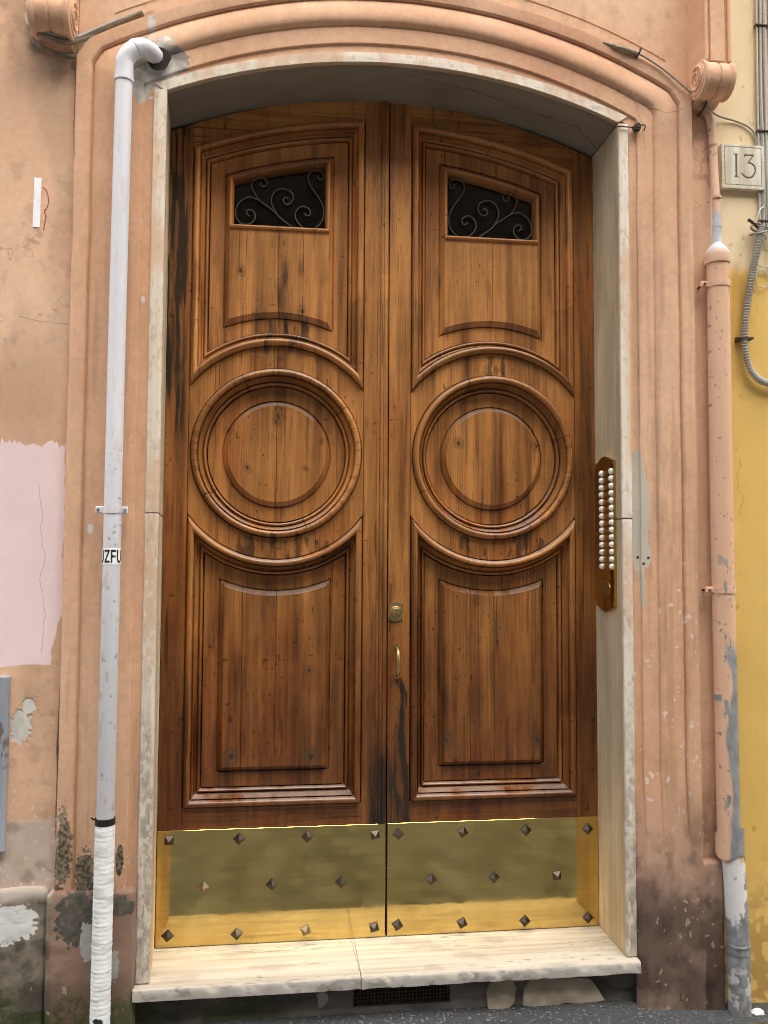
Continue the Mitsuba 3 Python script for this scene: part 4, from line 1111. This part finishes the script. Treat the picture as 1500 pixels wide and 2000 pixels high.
for k in range(14):
    z = 1.8045 - k * (1.8045 - 1.4365) / 13
    for col, y in enumerate((-0.0975, -0.1970)):
        b = lathe([(0.0, 0.0), (0.0125, 0.0), (0.0125, 0.002), (0.0105, 0.004), (0.0105, 0.006), (0.009, 0.0095), (0.005, 0.0115), (0.0, 0.012)], 'x', (0, 0, 0), 16)
        v = b.vertices * [-1, 1, 1] + [JX - 0.011, y, z]
        obj('button', tm(v, b.faces[:, ::-1]), 'porcelain', BP, 40)
    obj('name_plate', bx(JX - 0.0140, JX - 0.0108, -0.180, -0.114, z - 0.0050, z + 0.0050, 0.0006), 'brass_dull', BP, False)
ov = Point(0, 0).buffer(1.0, 24)
obj('speaker_cover', yz_extr(affinity.translate(affinity.scale(ov, 0.052, 0.0285), -0.1215, 1.3515), JX - 0.0135, JX - 0.0105), 'brass_dull', BP, 30)
for y, z in ((-0.033, 1.837), (-0.205, 1.837), (-0.033, 1.292), (-0.205, 1.292), (-0.033, 1.565), (-0.205, 1.565)):
    m = trimesh.creation.icosphere(subdivisions=2, radius=0.0038)
    m.apply_scale([0.6, 1, 1])
    m.apply_translation((JX - 0.011, y, z))
    obj('screw', m, 'brass_sheet', BP, 60)

# ================================================================ WHITE PIPE on the left
DP = thing('drain_pipe', 'slim white drain pipe left of the door, bent into the wall on top', 'pipe')
PX, PY = -0.9805, -0.345
wob = lambda z: (PX + 0.0012 * np.sin(z * 2.1) - 0.0035 * (1.6 - z) / 1.6, PY - 0.002 * np.sin(z * 1.7))
zs = np.linspace(0.575, 3.150, 60)
obj('tube', tube(np.array([(*wob(z), z) for z in zs]), 0.0290, 28), 'white_pipe', DP, 60)
e1 = smooth_curve([(*wob(3.150), 3.135), (*wob(3.150), 3.165), (PX + 0.006, PY, 3.205), (PX + 0.028, PY + 0.001, 3.240), (PX + 0.055, PY + 0.010, 3.262), (PX + 0.080, PY + 0.032, 3.268), (PX + 0.101, PY + 0.070, 3.262), (PX + 0.112, PY + 0.14, 3.256)], 8)
EL = obj('elbow', tube(e1, 0.0312, 28), 'white_pipe', DP, 60)
obj('joint_ring', tube(np.array([(*wob(3.150), 3.128), (*wob(3.150), 3.145)]), 0.0335, 28), 'white_pipe', EL, 30)
k0 = len(e1) // 2 - 1
obj('joint_ring', tube(e1[k0:k0 + 3], 0.0332, 28), 'white_pipe', EL, 30)
hm = lathe([(0.0, 0.0), (0.040, 0.0), (0.044, 0.003), (0.0, 0.003)], 'y', (0, 0, 0), 28)  # flat dark disc laid on the moulding, its colour standing for the hole's shade
hv = np.array(hm.vertices); hv[:, 0] *= 1 + 0.12 * np.sin(3 * np.arctan2(hv[:, 2], hv[:, 0]))
obj('hole', tm(hv + [PX + 0.112, -0.2885, 3.252], hm.faces), 'interior_dark', PS, False, label='dark disc on the moulding standing in for the shaded hole round the white pipe')
CL = obj('clamp', tube(np.array([(*wob(1.622), 1.611), (*wob(1.622), 1.635)]), 0.0318, 28), 'white_pipe', DP, 30)
for sgn in (-1, 1):
    obj('ear', bx(PX - 0.003 + sgn * 0.040 - 0.013, PX - 0.003 + sgn * 0.040 + 0.013, PY - 0.006, PY + 0.006, 1.611, 1.635, 0.003), 'white_pipe', CL, 30)
    obj('bolt', lathe([(0.0, 0.0), (0.005, 0.0), (0.005, 0.004), (0.0, 0.005)], 'y', (PX - 0.003 + sgn * 0.044, PY - 0.006, 1.623), 10), 'galvanised', CL, 30)
zs = np.arange(-0.19, 0.575, 0.0025)
turn = zs / 0.0150 + 0.5 * meshkit.noise(np.stack([zs * 25, zs * 0, zs * 0], -1), 4)
saw = turn - np.floor(turn)
rw = 0.0320 + 0.0009 * (1 - saw) ** 2 + 0.0010 * (meshkit.noise(np.stack([zs * 60, zs * 0, zs * 0], -1), 3) - 0.5)
obj('wrapping', tube(np.array([(*wob(z), z) for z in zs]), rw, 28), 'pipe_wrap', DP, 50, label='white tape wound round the bottom of the pipe')
obj('black_band', tube(np.array([(*wob(0.58), 0.572), (*wob(0.58), 0.594)]), 0.0330, 28), 'black_tape', DP, 30)
obj('band_tail', tube(smooth_curve([(PX - 0.033, PY - 0.006, 0.588), (PX - 0.040, PY - 0.012, 0.594), (PX - 0.046, PY - 0.012, 0.598)], 4), 0.003, 6), 'black_tape', DP, 60)
# sticker bent round the pipe
sx0, sy0 = wob(1.465)
aa = np.linspace(-1.65, 1.65, 30)
rS = 0.0297
SP = np.array([[[sx0 + rS * math.sin(a), sy0 - rS * math.cos(a), z] for z in (1.4385, 1.4925)] for a in aa])
ST = obj('sticker', orient_to(grid(SP), (0, -1, 0)), 'white_paper', DP, True, label='white sticker with black capital letters')
def bent_text(txt, height, squeeze, zc, spread):
    ms_ = []
    t = meshkit.text_mesh(txt, height, 0.0004, bold=True)
    v = np.array(trimesh.remesh.subdivide_to_size(t.vertices, t.faces, 0.004)[0]); f = trimesh.remesh.subdivide_to_size(t.vertices, t.faces, 0.004)[1]
    wtxt = v[:, 0].max() - v[:, 0].min()
    arc = (v[:, 0] - v[:, 0].min() - wtxt / 2) * (spread / wtxt)
    a = arc / rS
    rad = rS + 0.0003 + v[:, 2]
    return tm(np.column_stack([sx0 + rad * np.sin(a), sy0 - rad * np.cos(a), zc + v[:, 1]]), f)
obj('lettering', bent_text('UZFU', 0.0415, 0.7, 1.4445, 0.089), 'black_ink', ST, False)

# ================================================================ PEACH DOWNPIPE on the right
RP = thing('downpipe', 'peach painted downpipe at the right corner, worn grey towards its foot', 'pipe')
QX, QY = 1.2455, -0.300
zs = np.linspace(0.395, 2.63, 60)
ax = lambda z: (QX + 0.0062 * (2.63 - z) / 2.2 + 0.0015 * np.sin(z * 3), QY)
obj('tube', tube(np.array([(*ax(z), z) for z in zs]), 0.0415, 28), 'peach_pipe', RP, 60)
RD = obj('reducer', lathe([(0.0, 0.0), (0.0455, 0.0), (0.0470, 0.002), (0.0470, 0.030), (0.0440, 0.046), (0.034, 0.064), (0.020, 0.078), (0.0165, 0.086), (0.0165, 0.13), (0.0, 0.13)], 'z', (QX, QY, 2.600), 32), 'reducer_metal', RP, 40, label='bell shaped metal reducer below the thin upper pipe')
up_ = smooth_curve([(QX + 0.001, QY, 2.70), (QX + 0.002, QY + 0.006, 2.85), (QX + 0.004, QY + 0.022, 3.0), (QX + 0.003, QY + 0.026, 3.10), (QX - 0.002, QY + 0.026, 3.165), (QX - 0.014, QY + 0.027, 3.205), (QX - 0.040, QY + 0.030, 3.232), (QX - 0.075, QY + 0.034, 3.242), (QX - 0.14, QY + 0.05, 3.245)], 8)
obj('upper_tube', tube(up_, 0.0155, 18), 'reducer_metal', RP, 60)
for zz_ in (2.745, 2.86):
    obj('collar', tube(np.array([[QX + 0.002, QY + 0.002, zz_], [QX + 0.002, QY + 0.002, zz_ + 0.010]]), 0.0178, 18), 'reducer_metal', RP, 30)
for zc_, tilt in ((2.520, 0.004), (1.352, 0.0)):
    x_, y_ = ax(zc_)
    CK = obj('clamp', lathe([(0.0415, -0.013), (0.0445, -0.013), (0.0450, -0.011), (0.0450, 0.011), (0.0445, 0.013), (0.0415, 0.013)], 'z', (x_, y_, zc_), 30), 'peach_pipe', RP, 30)
    obj('ear', bx(x_ - 0.072, x_ - 0.041, y_ - 0.008, y_ + 0.006, zc_ - 0.011, zc_ + 0.011, 0.003), 'peach_pipe', CK, 30)
    obj('bolt', tube(np.array([[x_ - 0.060, y_ - 0.018, zc_ - 0.002], [x_ - 0.060, y_ + 0.05, zc_ - 0.002]]), 0.0042, 8), 'dark_iron', CK, 30)
    obj('wall_pin', tube(np.array([[x_ + 0.040, y_ + 0.012, zc_ - 0.008], [x_ + 0.075, y_ + 0.055, zc_ - 0.006]]), 0.003, 8), 'dark_iron', CK, 30)
# torn sleeve over the joint near the ground
a = np.linspace(-2.3, 2.5, 44)
SL = []
for k, a_ in enumerate(a):
    top = 0.470 + 0.012 * math.sin(3 * a_) - (0.025 if a_ < -0.8 else 0)
    botm = 0.372 + 0.010 * math.sin(2.3 * a_ + 1) - (0.0 if a_ < 0.9 else 0.018)
    fl = 0.006 * max(0, -a_ - 0.3)
    SL.append([[1.262 + (0.0455 + fl) * math.sin(a_), QY - (0.0455 + fl) * math.cos(a_), z] for z in np.linspace(botm, top, 6)])
obj('sleeve', orient_to(grid(np.array(SL)), (0, -1, 0)), 'peach_pipe', RP, 60, label='split sheet sleeve round the pipe joint')
lowp = np.array([(1.2650, QY, 0.385), (1.272, QY, 0.30), (1.280, QY, 0.15), (1.2835, QY, 0.05), (1.284, QY, -0.08), (1.284, QY, -0.24)])
lowp = smooth_curve(lowp, 6)
obj('foot_tube', tube(lowp, 0.0400, 28), 'lead_pipe', RP, 60, label='flaking grey and white foot of the pipe')
obj('foot_joint', lathe([(0.0400, 0), (0.0420, 0.002), (0.0420, 0.012), (0.0402, 0.016), (0.0402, 0.026), (0.0425, 0.028), (0.0425, 0.034), (0.0400, 0.036)], 'z', (1.2838, QY, 0.018), 30), 'lead_pipe', RP, 30)

# ================================================================ HOUSE NUMBER
NP_ = thing('house_number_plaque', 'square pale marble plaque engraved with the number 13 on the cream wall', 'house number')
px0, px1, pz0, pz1 = 1.2925, 1.4715, 2.925, 3.1015
face = sbox(px0, pz0, px1, pz1)
gro = sbox(px0 + 0.011, pz0 + 0.013, px1 - 0.012, pz1 - 0.008)
gro = gro.difference(gro.buffer(-0.0028, join_style=2))
def stroke(pts, w, n=6):
    P = smooth_curve([(a, 0, b) for a, b in pts], n)[:, [0, 2]] if len(pts) > 2 else np.array(pts)
    return LineString(P).buffer(w / 2, cap_style=2)
dig = stroke([(1.3515, 3.064), (1.3515, 2.968)], 0.0085)
for zz_, sg in ((3.0645, 1), (2.9685, -1)):
    dig = dig.union(Polygon([(1.3395, zz_), (1.3635, zz_), (1.3560, zz_ - 0.006 * sg), (1.3470, zz_ - 0.006 * sg)]))
dig = dig.union(stroke([(1.3850, 3.0605), (1.4250, 3.0615)], 0.0065)).union(Polygon([(1.3845, 3.064), (1.3895, 3.064), (1.3875, 3.050), (1.3845, 3.052)]))
dig = dig.union(stroke([(1.4235, 3.061), (1.4015, 3.0300)], 0.0052))
dig = dig.union(stroke([(1.4005, 3.0310), (1.4170, 3.0270), (1.4290, 3.0150), (1.4300, 2.9960), (1.4210, 2.9780), (1.4060, 2.9700), (1.3900, 2.9720), (1.3760, 2.9830)], 0.0068))
dig = dig.union(Polygon([(1.3720, 2.989), (1.3790, 2.987), (1.3800, 2.977), (1.3740, 2.979)]))
dig = affinity.translate(dig, 0.001, 0.0)
YPL = -0.262
obj('slab', extr(face.difference(gro).difference(dig), YPL, -0.2365), 'marble', NP_, False)
obj('engraving', extr(sbox(px0 + 0.003, pz0 + 0.003, px1 - 0.003, pz1 - 0.003), YPL + 0.0022, -0.2385), 'engraving', NP_, False, label='dark cut number 13 and border line')

# ================================================================ CABLES AND SMALL THINGS ON THE WALLS
def cable(name, pts, r, mat, label, cat_='cable', group=None, n=8, sides=8):
    return single(name, tube(smooth_curve(pts, n), r, sides), mat, label, cat_, group, 60)
cable('cable', [(0.845, -0.297, 3.437), (0.90, -0.300, 3.428), (0.95, -0.298, 3.410), (1.03, -0.298, 3.366), (1.114, -0.300, 3.302), (1.165, -0.300, 3.262), (1.212, -0.290, 3.230), (1.28, -0.258, 3.215), (1.36, -0.246, 3.205), (1.415, -0.246, 3.185), (1.442, -0.248, 3.150), (1.448, -0.250, 3.05), (1.452, -0.250, 2.90)], 0.0040, 'cable_grey',
      'thin grey cable sagging across the right shoulder of the portal to the yellow wall')
# mortar smear and hook where it leaves the arch
cable('mortar_ridge', [(0.80, -0.285, 3.456), (0.85, -0.292, 3.438), (0.90, -0.294, 3.424), (0.935, -0.290, 3.412)], [0.004] * 6 + [0.009] * 6 + [0.012] * 6 + [0.011] * 6 + [0.006], 'cable_brown', 'crumbling mortar ridge on top of the arch where the thin cable starts', 'mortar', None, 8, 7)
cable('cable_hook', [(0.934, -0.285, 3.402), (0.934, -0.312, 3.408), (0.940, -0.318, 3.424), (0.944, -0.300, 3.432)], 0.0035, 'dark_iron', 'small dark hook holding the thin cable on the arch', 'hook')
cable('cable_hook', [(1.196, -0.26, 3.205), (1.203, -0.300, 3.220), (1.209, -0.302, 3.240), (1.216, -0.275, 3.252)], 0.0045, 'dark_iron', 'black hook holding the thin cable beside the elbow of the downpipe', 'hook')
vx = [(1.455, 0.0042, 'cable_pale'), (1.4645, 0.0030, 'cable_grey'), (1.4725, 0.0045, 'cable_pale'), (1.4815, 0.0036, 'cable_grey'), (1.4905, 0.005, 'cable_pale'), (1.501, 0.005, 'cable_grey')]
words = ['pale cable, leftmost of the upright bundle at the right edge', 'thin grey cable, second from the left in the upright bundle at the right edge', 'pale cable, third from the left in the upright bundle at the right edge', 'grey cable, fourth from the left in the upright bundle at the right edge',
         'pale cable, fifth from the left in the upright bundle at the right edge', 'grey cable, rightmost of the upright bundle at the right edge']
for i, (x_, r_, m_) in enumerate(vx):
    rr = random.Random(i)
    pts = [(x_ + 0.008 + rr.uniform(-.004, .004), -0.247 - r_, 4.3)] + [(x_ + rr.uniform(-.003, .003) + 0.004 * (z - 3.0), -0.245 - r_ - 0.004 * (i % 2), z) for z in (3.8, 3.55, 3.3, 3.1, 2.95, 2.82)] + [(x_ - 0.005 + rr.uniform(-.015, .02), -0.26, 2.74 + rr.uniform(-.02, .02))]
    cable('wall_cable', pts, r_, m_, words[i], 'cable', 'upright cables on the yellow wall')
for z_ in (3.60, 3.165, 2.80):
    single('cable_tie', bx(1.449, 1.51, -0.260, -0.240, z_, z_ + 0.006, 0.001), 'dark_iron', {3.60: 'dark tie round the upright cables near the top edge', 3.165: 'dark tie round the upright cables above the number plaque', 2.80: 'dark tie round the upright cables just above the tangle'}[z_], 'cable tie', 'ties round the upright cables')
# conduit
cp = smooth_curve([(1.452, -0.262, 2.775), (1.438, -0.270, 2.72), (1.420, -0.268, 2.64), (1.400, -0.264, 2.54), (1.381, -0.262, 2.43), (1.373, -0.262, 2.33), (1.381, -0.262, 2.245), (1.405, -0.262, 2.190), (1.445, -0.262, 2.160), (1.50, -0.262, 2.150), (1.58, -0.262, 2.15)], 30)
L_ = np.concatenate([[0], np.cumsum(np.linalg.norm(np.diff(cp, axis=0), axis=1))])
uu = np.arange(0, L_[-1], 0.0022)
cp2 = np.column_stack([np.interp(uu, L_, cp[:, k]) for k in range(3)])
single('flexible_conduit', tube(cp2, 0.0120 + 0.0034 * np.clip(1.6 * np.sin(uu / 0.0112 * 2 * math.pi), -1, 1), 14), 'conduit_grey', 'grey ribbed flexible conduit curving out of the frame on the ochre wall', 'conduit', None, 40)
single('conduit_clip', cat([bx(1.352, 1.404, -0.2785, -0.2400, 2.320, 2.330, 0.002), bx(1.346, 1.360, -0.252, -0.238, 2.315, 2.335, 0.002)]), 'dark_iron', 'small rusty clip holding the ribbed conduit to the ochre wall', 'clip')
# tangle of loose wire ends
tang = ['black wire stub sticking out left of the tangle by the conduit', 'frayed brown wire loop in the tangle above the conduit', 'pale wire bow on the upper side of the tangle by the conduit', 'grey wire bent across the tangle over the conduit top']
cable('wire_end', [(1.455, -0.255, 2.765), (1.42, -0.275, 2.775), (1.397, -0.278, 2.790), (1.388, -0.278, 2.793)], 0.0060, 'dark_iron', tang[0], 'wire')
cable('wire_end', [(1.465, -0.25, 2.72), (1.43, -0.275, 2.745), (1.405, -0.282, 2.752), (1.40, -0.280, 2.765), (1.43, -0.27, 2.785), (1.475, -0.26, 2.775)], 0.0042, 'cable_brown', tang[1], 'wire')
cable('wire_end', [(1.470, -0.25, 2.86), (1.445, -0.268, 2.84), (1.43, -0.272, 2.80), (1.425, -0.270, 2.775), (1.45, -0.262, 2.76)], 0.0030, 'cable_pale', tang[2], 'wire')
cable('wire_end', [(1.40, -0.262, 2.738), (1.43, -0.285, 2.740), (1.46, -0.285, 2.748), (1.50, -0.262, 2.77)], 0.0036, 'cable_grey', tang[3], 'wire')
for i, (cx_, cz_, r_) in enumerate(((1.468, 2.665, 0.040), (1.462, 2.570, 0.030))):
    a = np.linspace(0.3, 6.2, 40)
    single('wire_loop', tube(np.column_stack([cx_ + r_ * np.cos(a) * 0.95, -0.244 - 0.006 * np.cos(a * 2) ** 2, cz_ + r_ * 1.15 * np.sin(a)]), 0.0022, 6), 'cable_pale',
           ['thin pale wire loop on the ochre wall just below the tangle', 'thin pale wire loop lower down beside the ribbed conduit'][i], 'wire', None, 60)
# cables under the left bracket
cable('bracket_cable', [(-1.326, -0.268, 4.3), (-1.327, -0.270, 3.60), (-1.328, -0.272, 3.42), (-1.327, -0.285, 3.372), (-1.316, -0.31, 3.336), (-1.290, -0.34, 3.304), (-1.245, -0.355, 3.282), (-1.190, -0.340, 3.276), (-1.150, -0.310, 3.296), (-1.09, -0.285, 3.345), (-1.00, -0.272, 3.402)], 0.0062, 'cable_grey', 'grey cable running down and under the left scroll bracket', 'cable')
cable('bracket_cable', [(-1.315, -0.285, 3.345), (-1.290, -0.330, 3.300), (-1.240, -0.345, 3.266), (-1.190, -0.335, 3.262), (-1.155, -0.305, 3.285), (-1.10, -0.278, 3.330), (-1.02, -0.268, 3.385), (-0.93, -0.268, 3.432)], 0.0105, 'cable_brown', 'thick dirty brown cable looped under the left scroll bracket', 'cable')
cable('bracket_cable', [(-1.316, -0.262, 3.312), (-1.286, -0.29, 3.270), (-1.235, -0.30, 3.244), (-1.19, -0.295, 3.235), (-1.158, -0.285, 3.240)], 0.0080, 'cable_brown', 'lowest dirty cable end sagging below the left scroll bracket', 'cable')
# paper strip and red scribble on the left wall
PPm = np.array([[[x + 0.0002 * k, WY - 0.0016 - 0.0012 * math.sin(k * 1.3 + j), z] for j, x in enumerate((-1.2935, -1.2860, -1.2690))] for k, z in enumerate(np.linspace(2.624, 2.803, 8))])
back = PPm.copy(); back[..., 1] += 0.0010
single('paper_strip', cat([orient_to(grid(PPm), (0, -1, 0)), orient_to(grid(back), (0, 1, 0))]), 'white_paper', 'narrow white paper strip stuck upright on the peach wall at the left', 'paper', None, True)
cable('red_scribble', [(-1.2615, WY - 0.0004, 2.770), (-1.249, WY - 0.0004, 2.755), (-1.2415, WY - 0.0004, 2.722), (-1.2475, WY - 0.0004, 2.695), (-1.2555, WY - 0.0004, 2.685), (-1.2495, WY - 0.0004, 2.665), (-1.2530, WY - 0.0004, 2.640), (-1.2560, WY - 0.0004, 2.616)], 0.0016, 'red_marker', 'dark red squiggle on the peach wall right beside the paper strip', 'graffiti')
# wire hook at the right shoulder of the stone frame
tw = []
rr = random.Random(3)
for k in range(60):
    a = k * 0.55
    tw.append((0.934 + 0.014 * math.cos(a) * (0.6 + 0.4 * rr.random()), -0.285 - 0.010 * math.sin(a * 0.7), 3.128 + 0.016 * math.sin(a) * (0.6 + 0.4 * rr.random())))
WH = thing('wire_hook', 'rusty wire knot on a nail at the right shoulder of the stone frame', 'hook')
obj('knot', tube(smooth_curve(tw, 3), 0.0026, 6), 'dark_iron', WH, 60)
obj('nail', tube(np.array([[0.934, -0.30, 3.128], [0.936, -0.22, 3.125]]), 0.006, 10), 'dark_iron', WH, 30)
obj('wire', tube(smooth_curve([(0.934, -0.288, 3.130), (0.905, -0.279, 3.131), (0.870, -0.279, 3.132), (0.862, -0.270, 3.133)], 6), 0.0028, 6), 'dark_iron', WH, 60)
obj('wire_tail', tube(smooth_curve([(0.940, -0.290, 3.125), (0.952, -0.297, 3.135), (0.962, -0.297, 3.128), (0.958, -0.292, 3.112)], 6), 0.0024, 6), 'dark_iron', WH, 60)
# meter cabinet at the left edge
MC = thing('meter_cabinet', 'weathered grey metal cabinet frame cut off by the left edge', 'cabinet')
obj('frame', cat([bx(-1.350, -1.322, -0.283, -0.20, 0.470, 1.055, 0.003), bx(-1.74, -1.350, -0.2825, -0.20, 1.0275, 1.0545, 0.003), bx(-1.74, -1.3505, -0.2825, -0.20, 0.4705, 0.4985, 0.003), bx(-1.77, -1.7405, -0.283, -0.20, 0.470, 1.055, 0.003)]), 'galvanised', MC, 30)
obj('door', bx(-1.738, -1.3525, -0.274, -0.22, 0.501, 1.0255, 0.003), 'galvanised', MC, 30)
# vent mesh under the sill
VG = thing('vent_grille', 'black wire mesh over the vent below the door sill', 'vent')
bars = [bx(x, x + 0.0024, -0.2275, -0.2250, -0.130, -0.050) for x in np.arange(-0.134, 0.214, 0.0125)] + [bx(-0.136, 0.215, -0.2253, -0.2230, z, z + 0.0024) for z in np.arange(-0.127, -0.052, 0.0125)]
obj('wire_mesh', cat(bars), 'dark_iron', VG, False, kind='stuff')
# litter and a weed
rr = random.Random(9)
for i, (x_, y_, s_, lab) in enumerate(((1.345, -0.315, 0.018, 'crumpled white paper scrap on the pavement at the lower right corner'), (1.385, -0.345, 0.010, 'smaller white paper scrap nearest the lower right corner'), (-0.62, -0.315, 0.010, 'small pale scrap on the ground left below the sill'))):
    m = trimesh.creation.icosphere(subdivisions=2)
    v = m.vertices * (1 + 0.9 * (meshkit.fbm(m.vertices * 2.3 + i * 5, 2, i) - 0.5))[:, None]
    gz = float(ground_z(np.array(x_), -0.3))
    single('paper_scrap', tm(v * [s_ * 1.3, s_ * 0.8, s_ * 0.7] + [x_, y_, gz + s_ * 0.45], m.faces), 'white_paper', lab, 'litter', None, False)
gr_ = []
for k in range(120):
    gx_ = rr.uniform(-0.9, 1.5); gy_ = -0.262 - abs(rr.gauss(0, 0.05)) - (0.045 if gx_ > 0.9 else 0.0)
    r_ = rr.uniform(0.0015, 0.0045)
    m = trimesh.creation.icosahedron()
    m.apply_scale([r_ * rr.uniform(.7, 1.5), r_ * rr.uniform(.7, 1.5), r_ * 0.7])
    m.apply_translation((gx_, max(gy_, -0.44), float(ground_z(np.array(gx_), gy_)) + r_ * 0.3))
    gr_.append(m)
single('grit', cat(gr_), 'base_render', 'loose grit scattered along the foot of the walls', 'grit', None, False, 'stuff')
WD = thing('weed', 'tiny green weed growing at the wall foot below the left end of the sill', 'plant')
for k in range(9):
    a = rr.uniform(0, 6.28); l = rr.uniform(0.018, 0.035)
    b0 = np.array([-0.755 + rr.uniform(-.012, .012), -0.262 + rr.uniform(-.01, .0), -0.152])
    tip = b0 + [l * 0.8 * math.cos(a), -abs(l * 0.6 * math.sin(a)), l]
    md = (b0 + tip) / 2 + [0, 0, 0.006]
    s_ = np.cross(tip - b0, [0, 0, 1.0]); s_ = s_ / np.linalg.norm(s_) * 0.004
    obj('leaf', tm([b0, md - s_, md + s_, tip], [[0, 2, 1], [1, 2, 3]]), 'weed_leaf', WD, False)
